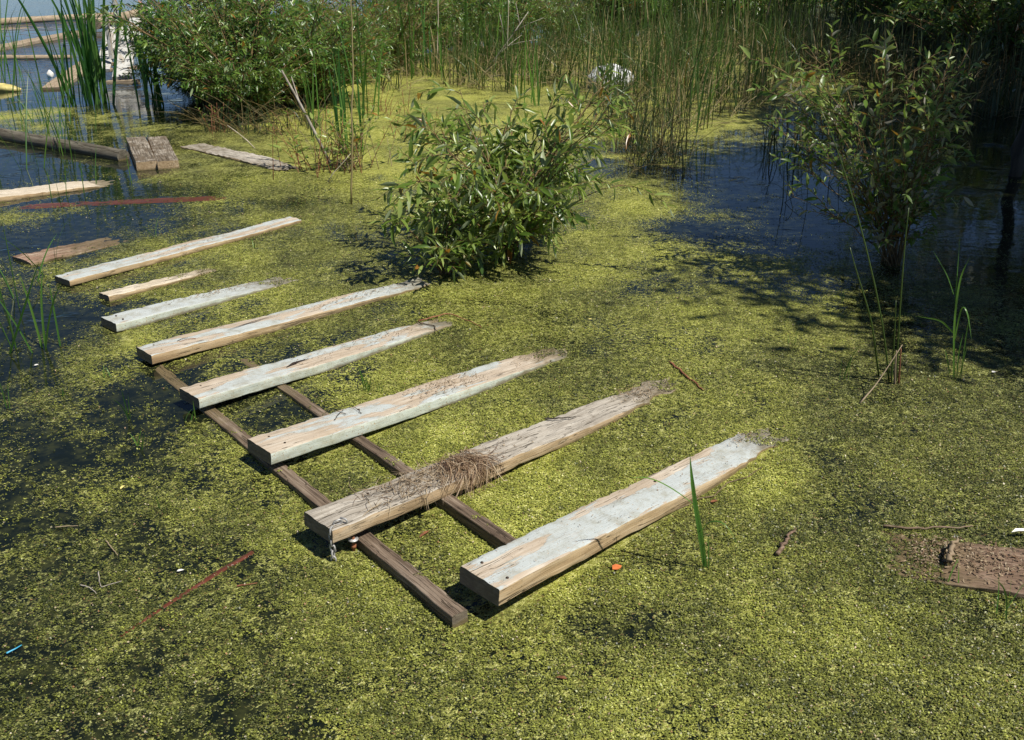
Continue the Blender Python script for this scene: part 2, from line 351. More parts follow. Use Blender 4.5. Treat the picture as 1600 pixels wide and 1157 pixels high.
# ------------------------------------------------------------------ pond surface
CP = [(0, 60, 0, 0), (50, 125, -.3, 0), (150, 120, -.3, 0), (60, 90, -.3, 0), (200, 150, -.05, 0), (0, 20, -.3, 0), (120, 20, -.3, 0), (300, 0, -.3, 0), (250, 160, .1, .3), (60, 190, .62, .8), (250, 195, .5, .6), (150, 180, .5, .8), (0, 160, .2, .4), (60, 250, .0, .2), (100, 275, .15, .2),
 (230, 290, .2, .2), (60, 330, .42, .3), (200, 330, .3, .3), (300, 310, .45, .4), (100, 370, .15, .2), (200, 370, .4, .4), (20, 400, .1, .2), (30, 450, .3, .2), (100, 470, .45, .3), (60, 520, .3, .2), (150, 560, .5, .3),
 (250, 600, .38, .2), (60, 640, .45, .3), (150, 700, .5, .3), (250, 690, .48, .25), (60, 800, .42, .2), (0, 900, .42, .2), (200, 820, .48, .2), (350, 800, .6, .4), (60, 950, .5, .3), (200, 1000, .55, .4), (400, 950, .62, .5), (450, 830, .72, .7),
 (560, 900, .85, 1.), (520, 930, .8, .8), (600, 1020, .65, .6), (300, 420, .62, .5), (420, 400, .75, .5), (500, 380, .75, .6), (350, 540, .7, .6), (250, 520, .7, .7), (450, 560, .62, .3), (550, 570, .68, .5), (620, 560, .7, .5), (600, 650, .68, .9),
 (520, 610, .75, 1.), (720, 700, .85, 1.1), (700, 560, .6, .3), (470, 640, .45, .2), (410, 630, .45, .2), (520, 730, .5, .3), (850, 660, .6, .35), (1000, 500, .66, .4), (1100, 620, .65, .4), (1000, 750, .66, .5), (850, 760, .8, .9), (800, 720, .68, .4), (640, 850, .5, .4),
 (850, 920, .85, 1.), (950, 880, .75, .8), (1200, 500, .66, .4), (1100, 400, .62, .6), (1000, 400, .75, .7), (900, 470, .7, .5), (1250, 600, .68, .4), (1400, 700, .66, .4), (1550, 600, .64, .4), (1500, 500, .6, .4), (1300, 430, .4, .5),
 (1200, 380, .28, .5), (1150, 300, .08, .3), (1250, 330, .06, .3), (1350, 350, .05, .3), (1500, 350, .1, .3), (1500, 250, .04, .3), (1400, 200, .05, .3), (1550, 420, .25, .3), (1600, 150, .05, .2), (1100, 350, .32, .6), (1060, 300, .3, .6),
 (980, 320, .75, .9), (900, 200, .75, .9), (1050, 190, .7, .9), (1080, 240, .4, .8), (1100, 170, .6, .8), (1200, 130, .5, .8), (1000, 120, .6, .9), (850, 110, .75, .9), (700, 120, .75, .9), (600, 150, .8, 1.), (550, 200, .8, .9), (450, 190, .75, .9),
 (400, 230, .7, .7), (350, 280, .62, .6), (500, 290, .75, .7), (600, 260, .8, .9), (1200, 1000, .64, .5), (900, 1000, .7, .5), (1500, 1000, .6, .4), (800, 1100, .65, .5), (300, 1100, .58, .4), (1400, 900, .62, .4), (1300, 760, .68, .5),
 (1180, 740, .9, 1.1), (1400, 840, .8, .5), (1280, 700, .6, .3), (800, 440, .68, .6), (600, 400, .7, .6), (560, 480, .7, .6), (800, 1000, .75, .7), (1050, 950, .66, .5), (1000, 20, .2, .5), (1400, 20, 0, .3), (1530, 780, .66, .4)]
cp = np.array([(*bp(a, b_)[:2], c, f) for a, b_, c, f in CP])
# stretches of the weed in the shade right where the willow keeps it open
def metric(x, y): yy = np.maximum(y+.3, .3); return x/yy*3.2, np.log(yy)*2.2
cu, cv = metric(cp[:, 0], cp[:, 1])
def cover(x, y):
    shp = x.shape; x = x.ravel(); y = y.ravel()
    out = np.zeros((len(x), 2))
    for s in range(0, len(x), 40000):
        xs = x[s:s+40000]; ys = y[s:s+40000]
        u, v = metric(xs, ys)
        u = u+.22*(vnoise(xs*1.3, ys*1.3, 7)-.5); v = v+.22*(vnoise(xs*1.3, ys*1.3, 9)-.5)
        w = 1/((u[:, None]-cu)**2+(v[:, None]-cv)**2+.003)**1.6
        w /= w.sum(1, keepdims=True); out[s:s+40000] = w@cp[:, 2:]
    c = out[:, 0]; f = out[:, 1]
    n = (vnoise(x*2.6, y*2.6, 1)-.5)*.34+(vnoise(x*6.1, y*6.1, 2)-.5)*.3+(vnoise(x*13.7, y*13.7, 3)-.5)*.34
    c = c-.14*np.exp(-((x+1.75)/.95)**2)*np.clip((5.2-y)/.6, 0, 1)
    c = c+n*np.where(c > .8, .5, 1)
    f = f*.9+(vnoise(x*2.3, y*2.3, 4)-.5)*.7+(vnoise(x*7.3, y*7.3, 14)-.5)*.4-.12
    return c.reshape(shp), f.reshape(shp)
rows = 720; cols = 560
rr_ = np.exp(np.linspace(math.log(2.2), math.log(500), rows))
uu_ = np.sinh(np.linspace(-1, 1, cols)*1.9)/math.sinh(1.9)*2.6
X = uu_[None]*rr_[:, None]; Y = (rr_-3.)[:, None]*np.ones((1, cols))
cc_, ff_ = cover(X, Y)
ii = np.arange(rows*cols).reshape(rows, cols)
Qd = np.stack([ii[:-1, :-1], ii[:-1, 1:], ii[1:, 1:], ii[1:, :-1]], -1).reshape(-1, 4)
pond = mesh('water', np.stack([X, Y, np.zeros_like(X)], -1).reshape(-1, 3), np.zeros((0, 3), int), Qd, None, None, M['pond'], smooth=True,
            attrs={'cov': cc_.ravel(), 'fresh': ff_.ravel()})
prop(pond, kind='structure')

# ------------------------------------------------------------------ planks
LIFT = []                     # footprints that carry weed on top: (origin, ux, uy, L, W, z0, z1, wet fraction)
def frame_from(bl, fl, br, fr, zl, zr, width=None):
    A, B, Cc, D = bp(*bl, zl), bp(*fl, zl), bp(*br, zr), bp(*fr, zr)
    m0 = (A+B)/2; m1 = (Cc+D)/2
    L = np.linalg.norm(m1-m0); w = np.linalg.norm(B-A)
    return m0, m1, L, width or w
def board(name, m0, m1, W, T, mats, seed=0, rough=.002, bow=None, nx=150, ny=8, taper=None, chew=0., skew=0., cup=0., round_=.005, parent=None):
    """board with top centre line m0->m1; local x along the length, y across (towards the viewer is -y), z up"""
    m0 = np.asarray(m0, float); m1 = np.asarray(m1, float)
    L = np.linalg.norm(m1-m0); ex = (m1-m0)/L
    ey = unit(np.cross(np.array([0, 0, 1.]), ex)); ez = np.cross(ex, ey)
    rg = np.random.default_rng(seed)
    xs = np.linspace(0, 1, nx)
    # section ring: corners rounded
    ring = []
    def arc(cy, cz, a0, a1):
        for a in np.linspace(a0, a1, 4): ring.append((cy+round_*math.cos(a), cz+round_*math.sin(a)))
    hw = W/2; r = round_
    for k in range(1, ny): ring.append((-hw+r+(2*hw-2*r)*k/ny, 0.))         # top from -y to +y
    arc(hw-r, -r, PI/2, 0)
    for k in range(1, 3): ring.append((hw, -r-(T-2*r)*k/3))
    arc(hw-r, -T+r, 0, -PI/2)
    for k in range(1, 3): ring.append((hw-r-(2*hw-2*r)*k/3, -T))
    arc(-hw+r, -T+r, -PI/2, -PI)
    for k in range(1, 3): ring.append((-hw, -T+r+(T-2*r)*k/3))
    arc(-hw+r, -r, PI, PI/2)
    ring = np.array(ring); n = len(ring)
    V = np.zeros((nx, n, 3))
    for i, t in enumerate(xs):
        x = t*L
        yy = ring[:, 0].copy(); zz = ring[:, 1].copy()
        if taper is not None: yy = yy*taper(t)
        V[i, :, 0] = x+skew*(yy/W)*((1-t)*1.+0*t)
        V[i, :, 1] = yy; V[i, :, 2] = zz-cup*(1-(yy/hw)**2)
    sx = seed*13.7
    a = V[:, :, 0]; cidx = np.arange(n)[None]*np.ones((nx, 1))
    nzz = vnoise(a*22+sx, V[:, :, 1]*60+50, seed+1)-.5; ny_ = vnoise(a*15+sx, V[:, :, 2]*60+90, seed+2)-.5
    V[:, :, 2] += nzz*rough*2+(vnoise(a*3+sx, 0*a, seed+5)-.5)*rough*4
    V[:, :, 1] += ny_*rough*2*(1)+(vnoise(a*5+sx, 0*a, seed+6)-.5)*rough*3
    bw = rg.uniform(-1, 1)*.006*L if bow is None else bow
    V[:, :, 1] += (np.sin(xs*PI)*bw)[:, None]
    # chips along the upper arrises
    edge = (np.abs(np.abs(ring[:, 0])-hw) < r*1.01) & (ring[:, 1] > -r*1.01)
    chip = np.clip(vnoise(a*38+sx, np.sign(V[:, :, 1])*5+30., seed+21)-.66, 0, 1)*.02+np.clip(vnoise(a*110+sx, np.sign(V[:, :, 1])*5+60., seed+22)-.6, 0, 1)*.006
    V[:, edge, 2] -= chip[:, edge]*.45; V[:, edge, 1] -= np.sign(V[:, edge, 1])*chip[:, edge]*.3
    if chew > 0:      # ragged far end and edges
        e = np.clip((a/L-.72)/.28, 0, 1)
        V[:, :, 1] += np.sign(-V[:, :, 1])*e*chew*vnoise(a*28+sx, np.sign(V[:, :, 1])*7., seed+8)
        V[:, :, 2] -= e*chew*.35*vnoise(a*18+sx, V[:, :, 1]*40, seed+9)*(V[:, :, 2] > -T*.5)
        V[-1, :, 0] += (vnoise(V[-1, :, 1]*90, V[-1, :, 1]*0, seed+3)-.6)*chew*2.5
    Vv = V.reshape(-1, 3)
    i = np.arange(nx-1)[:, None]*n; j = np.arange(n)[None]; k = (j+1) % n
    q = np.stack([i+j, i+k, i+n+k, i+n+j], -1).reshape(-1, 4)
    ry = ring; mid = (ring+np.roll(ring, -1, 0))/2
    mi = np.where(mid[:, 1] > -r*.6, 0, 1)
    mi = np.tile(mi, nx-1)
    c0 = len(Vv); Vv = np.concatenate([Vv, [V[0].mean(0)], [V[-1].mean(0)]])
    t0 = np.array([(c0, (jj+1) % n, jj) for jj in range(n)]); t1 = np.array([(c0+1, (nx-1)*n+jj, (nx-1)*n+(jj+1) % n) for jj in range(n)])
    T_ = np.concatenate([t0, t1])
    o = mesh(name, Vv, T_, q, None, np.concatenate([np.full(2*n, 2), mi]), mats, parent, smooth=False)
    me = o.data
    try:
        me.polygons.foreach_set('use_smooth', np.ones(len(me.polygons), bool)); me.set_sharp_from_angle(angle=math.radians(35))
    except Exception: pass
    o.matrix_world = Matrix(((ex[0], ey[0], ez[0], m0[0]), (ex[1], ey[1], ez[1], m0[1]), (ex[2], ey[2], ez[2], m0[2]), (0, 0, 0, 1)))
    return o, (m0, ex, ey, ez, L, W)

PG = 'weathered planks lying across the sunken stringers'
pl = {}
def plank(key, bl, fl, br, fr, zl, zr, T, mats, label, width=None, **kw):
    m0, m1, L, w = frame_from(bl, fl, br, fr, zl, zr, width)
    o, fr_ = board('plank', m0, m1, w, T, [M[k] for k in mats], **kw)
    prop(o, label, 'plank', PG); pl[key] = (o, fr_)
    return o
plank(9, (719, 884), (782, 921), (1165, 668), (1250, 682), .120, .002, .054, ('paint_top', 'ochre_side', 'end_grain'), 'nearest plank, worn grey paint with ochre front edge, beside the single green blade', seed=9, width=.158, chew=.03, skew=0)
plank(8, (478, 799), (516, 831), (1025, 586), (1072, 604), .112, .002, .046, ('grey_top', 'grey_side', 'end_grain'), 'bare weathered grey plank with matted dry straw and a chain at its end', seed=8, width=.15, chew=.05, skew=.0, rough=.003)
plank(7, (388, 683), (421, 711), (862, 538), (912, 550), .098, .000, .047, ('paint_top_b', 'paint_side', 'end_grain'), 'grey painted plank with crumbly pale debris on its middle, third from the front', seed=7, width=.157, chew=.03)
plank(6, (282, 604), (308, 627), (690, 488), (745, 502), .080, .000, .044, ('paint_top_b', 'paint_side', 'end_grain'), 'worn plank with a dark split hole, a twig crossing its far end', seed=6, width=.152, chew=.03)
plank(5, (215, 541), (234, 557), (650, 433), (676, 443), .060, .012, .045, ('paint_top', 'ochre_side', 'end_grain'), 'grey plank with ochre edge and dark curved crack, far end by the willow bush', seed=5, width=.15, chew=.02)
plank(4, (160, 493), (178, 507), (440, 430), (490, 434), .052, -.001, .045, ('paint_top_full', 'paint_side', 'end_grain'), 'pale grey painted plank with painted front edge, sinking under duckweed halfway along', seed=4, width=.152, chew=.03)
plank(3, (157, 456), (168, 463), (330, 418), (338, 424), .035, .000, .04, ('pale_top', 'ochre_side', 'end_grain'), 'short narrow bare wood plank with bleached near end, far end turning red brown', seed=3, chew=.02, rough=.003)
plank(2, (90, 430), (104, 440), (452, 337), (472, 345), .040, .020, .036, ('paint_top', 'ochre_side', 'end_grain'), 'long pale grey plank reaching furthest back, with bare wood patch and grass across its middle', seed=2, width=.15, chew=.01)
plank(1, (28, 399), (40, 413), (200, 366), (240, 368), .018, -.002, .03, ('rotten', 'rotten', 'end_grain'), 'rotten reddish brown plank with splintered pale end at the left, farthest of the row', seed=1, chew=.05, rough=.005)

# stringers the planks lie on (each one bends slightly, sinking with distance)
def beam(name, pts, W, T, mats, label, cat, seed, group=None, nx=200):
    pts = np.asarray(pts, float)
    o, fr_ = board(name, pts[0], pts[-1], W, T, mats, seed=seed, rough=.001, nx=nx, round_=.004, bow=.004)
    prop(o, label, cat, group); return o, fr_
s0 = bp(719, 958, .040); s1 = bp(333, 643, .010)
dirn = (s1-s0)/np.linalg.norm(s1-s0)
st1, fst1 = beam('stringer', [s0, s0+dirn*2.9], .052, .09, [M['rail'], M['rail'], M['end_grain']], 'long brown timber under the left ends of the planks, its sawn end showing nearest', 'timber beam', 21, 'brown stringer timbers under the planks')
e0 = bp(796, 842, .045); e1 = bp(447, 606, .010)
d2 = (e1-e0)/np.linalg.norm(e1-e0)
st2, fst2 = beam('stringer', [e0-d2*.12, e0+d2*2.0], .045, .09, [M['rail'], M['rail'], M['end_grain']], 'brown timber crossing under the middle of the planks, partly hidden by weed', 'timber beam', 22, 'brown stringer timbers under the planks')

def on_plank(k, u, v, z=0.0):     # u 0..1 along, v -1..1 across (+ is back)
    o, (m0, ex, ey, ez, L, W) = pl[k]
    return m0+ex*u*L+ey*v*W/2+ez*z
def plank_axes(k): return pl[k][1][1], pl[k][1][2], pl[k][1][3]

# nails in the planks: parts of their plank
def disc(g, c, r, h, n=8, rr=.5):
    a = np.arange(n)/n*2*PI
    lo = np.stack([c[0]+r*np.cos(a), c[1]+r*np.sin(a), np.full(n, c[2]-.004)], -1); hi = lo.copy(); hi[:, 2] = c[2]+h
    q = [(i, (i+1) % n, n+(i+1) % n, n+i) for i in range(n)]; t = [(n, n+i, n+i+1) for i in range(1, n-1)]
    g.add(np.concatenate([lo, hi]), t, q, rr, rr)
for k, spots in {9: [(.035, .62), (.035, -.66), (.55, .5)], 8: [(.12, .5), (.45, -.3)], 7: [(.04, .5), (.05, -.5), (.28, .4)], 6: [(.05, .5), (.06, -.3)], 5: [(.04, .5), (.04, -.5)], 4: [(.05, .4), (.05, -.5)], 2: [(.03, .4)]}.items():
    o, (m0, ex, ey, ez, L, W) = pl[k]
    for (u, v) in spots:
        g = G(); disc(g, (u*L, v*W/2, .0005), .0042, .0022)
        g.build('nail', M['nail'], o)

# dark strips laid on the planks, painting the shaded gaps of splits and holes
def split_mark(k, pts, w):
    o, (m0, ex, ey, ez, L, W) = pl[k]
    p = np.array([(u*L, v*W/2, .0022) for u, v in pts]); g = G()
    n = len(p); ww = w*np.sin(np.linspace(.15, PI-.1, n))
    ribbons(g, p[None], ww[None], np.array([[0, 1., 0]]), fold=-.15, r=.99)
    g.build('dark_split_strip', M['nail'], o)
split_mark(5, [(.25, -.1), (.3, .1), (.34, .22), (.39, .3), (.44, .3)], .008)
split_mark(6, [(.30, -.25), (.33, -.05), (.335, .0), (.36, .1)], .02)
split_mark(6, [(.335, -.2), (.34, .0), (.36, .05), (.39, .0)], .012)

# twig across plank 6's far end
def twig(name, pts, r, m, label, cat='twig', group=None, sides=5, jit=.004):
    pts = np.asarray(pts, float); t = np.linspace(0, 1, len(pts)); tt = np.linspace(0, 1, 14)
    P = np.stack([np.interp(tt, t, pts[:, i]) for i in range(3)], -1)
    P[1:-1] += R.normal(0, jit, (12, 3))*np.array([1, 1, .3])
    g = G(); tube(g, P, np.linspace(r, r*.45, 14), sides)
    o = g.build(name, M[m], smooth=True, origin=P[0]); prop(o, label, cat, group); return o
twig('twig', [on_plank(6, .845, .9, .006), on_plank(6, .85, .2, .006), on_plank(6, .865, -.5, .005), on_plank(6, .85, -1.06, .002), on_plank(6, .85, -1.08, -.03)], .0035, 'nail', 'thin dark twig bent over the far end of the plank with the split hole')
twig('twig', [on_plank(6, .86, .95, .006), bp(700, 490, .012), bp(735, 502, .006), bp(752, 512, .004)], .004, 'reddish', 'reddish twig lying on the sunken tip of the plank with the split hole')
twig('twig', [on_plank(8, .60, .9, .004), on_plank(8, .62, .5, .006), on_plank(8, .66, .1, .004)], .004, 'bark', 'short dark stick across the straw covered plank toward its far end', jit=.002)
twig('twig', [bp(1046, 566, .004), bp(1075, 590, .008), bp(1100, 610, .004)], .006, 'reddish', 'reddish brown stick floating off the far end of the straw covered plank')

# ------------------------------------------------------------------ duckweed leaves afloat (near part of the mat)
def specks():
    g = G(); N = 820000
    yy = 1.45*np.exp(R.random(N)**.85*math.log(8.0/1.45)); xx = R.uniform(-.64, .64, N)*(yy+.25)
    c, f = cover(xx, yy)
    edge = vnoise(xx*45, yy*45, 31)*.5+vnoise(xx*110, yy*110, 32)*.5
    keep = (c+(edge-.5)*1.3+R.normal(0, .1, N)) > .5
    xx, yy, c, f = xx[keep], yy[keep], c[keep], f[keep]; n = len(xx)
    z = R.uniform(.0015, .0065, n)
    alive = np.ones(n, bool)
    P0 = np.stack([xx, yy, 0*xx], -1)
    for (m0, ex, ey, ez, L, W), wet in [(pl[k][1], True) for k in pl]+[(fst1, False), (fst2, False), (BB, True)]:
        d = P0-m0; u = d@ex/L; v = d@ey/(W/2)
        ins = (u > -.01) & (u < 1.03) & (np.abs(v) < 1.02)
        top = (m0+ex*np.clip(u, 0, 1)[:, None]*L)[:, 2]
        cov_on = ins & wet & (top < .008+.012*(vnoise(xx*16, yy*16, 77)-.35))

        z = np.where(cov_on & (top > -.006), np.maximum(z, top+R.uniform(.001, .005, n)), z)
        if not wet:
            mo = ins & (vnoise(xx*7, yy*7, 88)*.6+vnoise(xx*40, yy*40, 89)*.4 > .66); z = np.where(mo, top+R.uniform(.001, .004, n), z); cov_on = cov_on | mo
        alive &= ~(ins & ~cov_on)
    xx, yy, c, f, z = [a[alive] for a in (xx, yy, c, f, z)]; n = len(xx)
    s = R.uniform(.0014, .0031, n)*(1+.13*yy)
    a = R.uniform(0, 2*PI, n); tx = R.normal(0, .28, n); ty = R.normal(0, .28, n)
    D = np.stack([np.cos(a), np.sin(a), tx], -1); S = np.stack([-np.sin(a), np.cos(a), ty], -1)
    P = np.stack([xx, yy, z], -1); asp = R.uniform(.5, .9, n)[:, None]; s = s[:, None]
    V = np.stack([P-D*s, P-S*s*asp+D*s*.1, P+D*s, P+S*s*asp+D*s*.1], 1).reshape(-1, 3)
    cl = vnoise(xx*24, yy*24, 51)*.5+vnoise(xx*60, yy*60, 52)*.5
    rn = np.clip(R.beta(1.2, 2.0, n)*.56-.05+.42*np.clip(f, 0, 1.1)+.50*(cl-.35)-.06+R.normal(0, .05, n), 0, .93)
    rn = np.where(R.random(n) > .985, R.uniform(.955, 1, n), rn)
    Q = np.arange(n*4).reshape(-1, 4)
    g.add(V, None, Q, None, rn)
    o = g.build('duckweed', M['speck']); prop(o, 'yellow green duckweed floating over the pond around the planks', 'duckweed', kind='stuff')
# brown bark board bottom right
bb0, bb1, bl_, bw_ = frame_from((1238, 818), (1245, 868), (1700, 858), (1690, 955), -.013, .028)
bbo, BB = board('bark_board', bb0, bb1, .24, .04, [M['barkboard'], M['barkboard'], M['end_grain']], seed=33, rough=.0025, chew=0, bow=0.)
prop(bbo, 'wide brown board half buried in duckweed at the lower right edge, grit on top', 'board')
specks()
pl[33] = (bbo, BB)

# ------------------------------------------------------------------ straw and debris on the planks
def lay_straw(k, ub, vb, n, lmin, lmax, w, m, droop=0., ang=None, zmax=.02, name='dry_straw', label='', g=None, kind=None):
    own = g is None
    if own: g = G()
    ex, ey, ez = plank_axes(k); W = pl[k][1][5]
    u = np.clip(R.normal((ub[0]+ub[1])/2, (ub[1]-ub[0])/4, n), ub[0], ub[1]); v = R.uniform(vb[0], vb[1], n)
    o = pl[k][1]; L = o[4]
    P = o[0]+ex*(u*L)[:, None]+ey*(v*W/2)[:, None]+ez*R.uniform(.002, zmax, n)[:, None]
    a = R.uniform(0, 2*PI, n) if ang is None else R.normal(ang[0], ang[1], n)
    D = ex*np.cos(a)[:, None]+ey*np.sin(a)[:, None]+ez*R.normal(0, .12, n)[:, None]
    S = 7; l = R.uniform(lmin, lmax, n); t = np.linspace(0, 1, S)
    curl = R.normal(0, .7, n); Sd = np.cross(ez, D)
    path = P[:, None]+D[:, None]*(l[:, None]*t)[:, :, None]+Sd[:, None]*(l[:, None]*curl[:, None]*t**2*.5)[:, :, None]
    arch = R.uniform(0, .12, n)
    path += ez*((arch*l)[:, None]*np.sin(t*PI))[:, :, None]
    # keep on the board; past its front edge hang down
    rel = path-o[0]; vv = rel@ey
    over = np.maximum(-(vv)-W/2-.002, 0)
    path = path+ey*(over*.75)[:, :, None]-np.array([0, 0, 1.])*(over*1.0)[:, :, None]
    up = (path-o[0])@ez; fix = np.where((over <= 0) & (up < .0025), .0025-up, 0); path = path+ez*fix[:, :, None]
    path[:, :, 2] = np.maximum(path[:, :, 2], .003)
    wid = np.broadcast_to(w*np.array([.8, 1, 1, 1, .9, .7, .3]), (n, S))*R.uniform(.5, 1.3, n)[:, None]
    ribbons(g, path, wid, unit(np.cross(D, ez)+R.normal(0, .4, (n, 3))), .3)
    if own:
        ob = g.build(name, M[m]); prop(ob, label, 'straw', kind='stuff'); return ob
lay_straw(8, (.10, .36), (-1, .9), 300, .02, .085, .0022, 'dry', zmax=.010, name='dry_straw', label='loose pale straw scattered over the left part of the bare grey plank')
# matted clump hanging over the edge
g = G()
for uu, n in ((.30, 110), (.325, 180), (.352, 140)):
    lay_straw(8, (uu-.035, uu+.035), (-1.0, .95), n, .05, .13, .0022, 'dry_brown', ang=(-PI/2-.1, .42), zmax=.018, g=g)
ob = g.build('grass_clump', M['dry_brown']); prop(ob, 'matted clump of dead brown grass draped over the front edge of the grey plank', 'dead grass')
def crumbs(k, ub, vb, n, s, m, label, name='debris', uni=False):
    g = G(); o = pl[k][1]; ex, ey, ez = plank_axes(k)
    u = np.clip(R.normal(sum(ub)/2, (ub[1]-ub[0])/4, n), *ub); v = np.clip(R.normal(sum(vb)/2, (vb[1]-vb[0])/3.2, n), *vb)
    if uni: u = R.uniform(*ub, n); v = R.uniform(*vb, n)
    P = o[0]+ex*(u*o[4])[:, None]+ey*(v*o[5]/2)[:, None]+ez*R.uniform(.003, .008, n)[:, None]
    a = R.uniform(0, 2*PI, n); D = ex*np.cos(a)[:, None]+ey*np.sin(a)[:, None]+ez*R.normal(0, .35, n)[:, None]
    leaves(g, P, D, unit(ez+R.normal(0, .3, (n, 3))), R.uniform(s*.5, s*1.6, n), R.uniform(s*.2, s*.55, n))
    ob = g.build(name, M[m]); prop(ob, label, 'debris', kind='stuff')
crumbs(7, (.42, .66), (-.7, .95), 420, .009, 'dry', 'crumbled pale leaf litter heaped on the middle of the third plank from the front')
crumbs(7, (.78, .95), (-.5, .95), 130, .008, 'litter', 'brown litter at the sunken tip of the plank with pale crumbs')
crumbs(8, (.80, .95), (-.6, .95), 240, .010, 'litter', 'dark litter piled at the sunken far tip of the bare grey plank')
crumbs(8, (.12, .5), (-.9, .95), 420, .009, 'dry', 'fine grey chaff strewn among the straw on the bare grey plank')
crumbs(9, (.84, .97), (.1, .98), 90, .009, 'litter', 'brown litter washed over the far tip of the nearest plank')
crumbs(9, (.05, .8), (-.9, .9), 46, .007, 'dry_brown', 'scattered brown flecks on the painted top of the nearest plank')
crumbs(5, (.5, .98), (-.6, .95), 150, .012, 'litter', 'reddish litter along the far half of the plank with the curved crack')
crumbs(6, (.35, .98), (-.6, .95), 130, .011, 'litter', 'brown flecks on the plank with the dark split hole')
crumbs(4, (.3, .8), (0, .98), 160, .011, 'dry', 'pale litter on the half sunken painted plank')
crumbs(2, (.2, .9), (-.6, .9), 60, .012, 'dry_brown', 'litter flecks on the long pale plank reaching furthest back')
crumbs(33, (.42, 1.0), (-.35, 1.), 620, .010, 'dry', 'pale gritty litter covering the half buried brown board', uni=True)
crumbs(33, (.35, .9), (-.9, 1.02), 420, .013, 'litter', 'brown litter flakes among the grit on the half buried brown board')
# twigs on top of planks 7 and 8
for i, (k, u, v, a, l) in enumerate([(7, .2, .1, .6, .10), (7, .24, .3, 2.0, .09), (7, .27, -.1, 1.4, .07), (5, .1, .1, .2, .06), (5, .15, -.2, 3.0, .08), (8, .16, .0, 2.9, .10), (8, .10, -.2, 1.2, .05)]):
    p = on_plank(k, u, v, .004); ex, ey, ez = plank_axes(k); d = ex*math.cos(a)+ey*math.sin(a)
    twig('twig', [p, p+d*l*.5+ez*.004, p+d*l], .0016, 'bark' if i != 4 else 'reddish',
         ['thin dark stem slanting on the crumb strewn plank left of its pale crumbs', 'thin dark stem crossing back to front on the crumb strewn plank', 'short dark stem just before the crumbs on the third plank', 'tiny stem at the near end of the plank with the curved crack', 'reddish stem lying flat left of the curved crack', 'thin stem beside the scattered straw on the bare grey plank', 'short stem by the chain end of the bare grey plank'][i], jit=.0015)

# ------------------------------------------------------------------ chain and eye bolt on plank 8
o8, (m0, ex, ey, ez, L8, W8) = pl[8]
def link(center, axis, roll, L=.026, w=.015, r=.0031):
    g = G(); n = 16; a = np.linspace(0, 2*PI, n, endpoint=False)
    hl = L/2-w/2
    pts = np.stack([(w/2)*np.cos(a), 0*a, (w/2)*np.sin(a)+np.sign(np.sin(a))*hl], -1)
    P = np.concatenate([pts, pts[:1]]); sd = 6; b_ = np.arange(sd)/sd*2*PI
    ctr = P[:-1]; tan = unit(np.roll(ctr, -1, 0)-np.roll(ctr, 1, 0)); up = np.array([0, 1., 0]); s = np.cross(tan, up)
    v = ctr[:, None]+r*(np.cos(b_)[None, :, None]*s[:, None]+np.sin(b_)[None, :, None]*up)
    q = [(i*sd+j, i*sd+(j+1) % sd, ((i+1) % n)*sd+(j+1) % sd, ((i+1) % n)*sd+j) for i in range(n) for j in range(sd)]
    g.add(v, None, q, None, .5)
    return g
ch_top = on_plank(8, .012, -.72, .006)
ch = empty('chain', ch_top, 'rusty steel chain hanging from the near corner of the bare grey plank into the pond', 'chain')
lp = [((.02, .0, .001), (1, -.25, .05)), ((.0, .0, -.002), (1, -.1, -.4))]
pcur = np.array([-.008, -.004, -.012])
rots = []
cen = [(.030, -.006, .003, 'h'), (.011, -.002, .002, 'h2')]
for i in range(6):
    cen.append((-.019, -.010, -.012-.0205*i, 'v'))
for i, (x, y, z, kx) in enumerate(cen):
    g = link(None, None, 0)
    o = g.build('link', M['steel'], ch, smooth=True)
    dx = ex*x+np.array([0, 0, 1])*z+ey*y
    o.location = Vector(dx)
    yaw = math.atan2(ex[1], ex[0])
    if kx == 'h': o.rotation_euler = (math.radians(75), math.radians(90), yaw)
    elif kx == 'h2': o.rotation_euler = (math.radians(20), math.radians(80), yaw)
    else: o.rotation_euler = (R.normal(0, .1), R.normal(0, .12), yaw+(PI/2 if i % 2 else 0)+.5)
bt = on_plank(8, .045, -.86, -.046)
be = empty('eye_bolt', bt, 'rusty bolt with pale washer sticking down beside the chain', 'bolt')
g = G(); tube(g, [(0, 0, 0), (0, 0, -.06)], .005, 8); g.build('shank', M['rust'], be)
g = G(); tube(g, [(0, 0, -.018), (0, 0, -.0215)], .016, 16); g.build('washer', M['steel'], be)
g = G(); tube(g, [(0, 0, -.040), (0, 0, -.05)], .009, 6); g.build('nut', M['rust'], be)

# ------------------------------------------------------------------ other timber
def free_board(name, p0, p1, W, T, mats, label, cat, seed, z0, z1, group=None, **kw):
    a = bp(*p0, z0); b_ = bp(*p1, z1)
    o, fr_ = board(name, a, b_, W, T, [M[k] for k in mats], seed=seed, **kw); prop(o, label, cat, group); return o, fr_
free_board('plank', (-60, 311), (198, 281), .26, .05, ('pale_top', 'ochre_side', 'end_grain'), 'broad bleached plank with a knot at the left edge, below the two board block', 'plank', 41, .035, .008, chew=.05, rough=.004)
free_board('plank', (300, 226), (452, 263), .24, .03, ('grey_top', 'grey_side', 'end_grain'), 'split grey board lying flat in duckweed between the block and the weedy stalks', 'plank', 42, .015, .012, chew=.05, rough=.006)
free_board('beam', (-80, 330), (360, 309), .15, .05, ('redwood', 'redwood', 'redwood'), 'dull red timber just awash under the broad bleached plank', 'timber beam', 43, -.002, .001, rough=.0018, bow=.02)
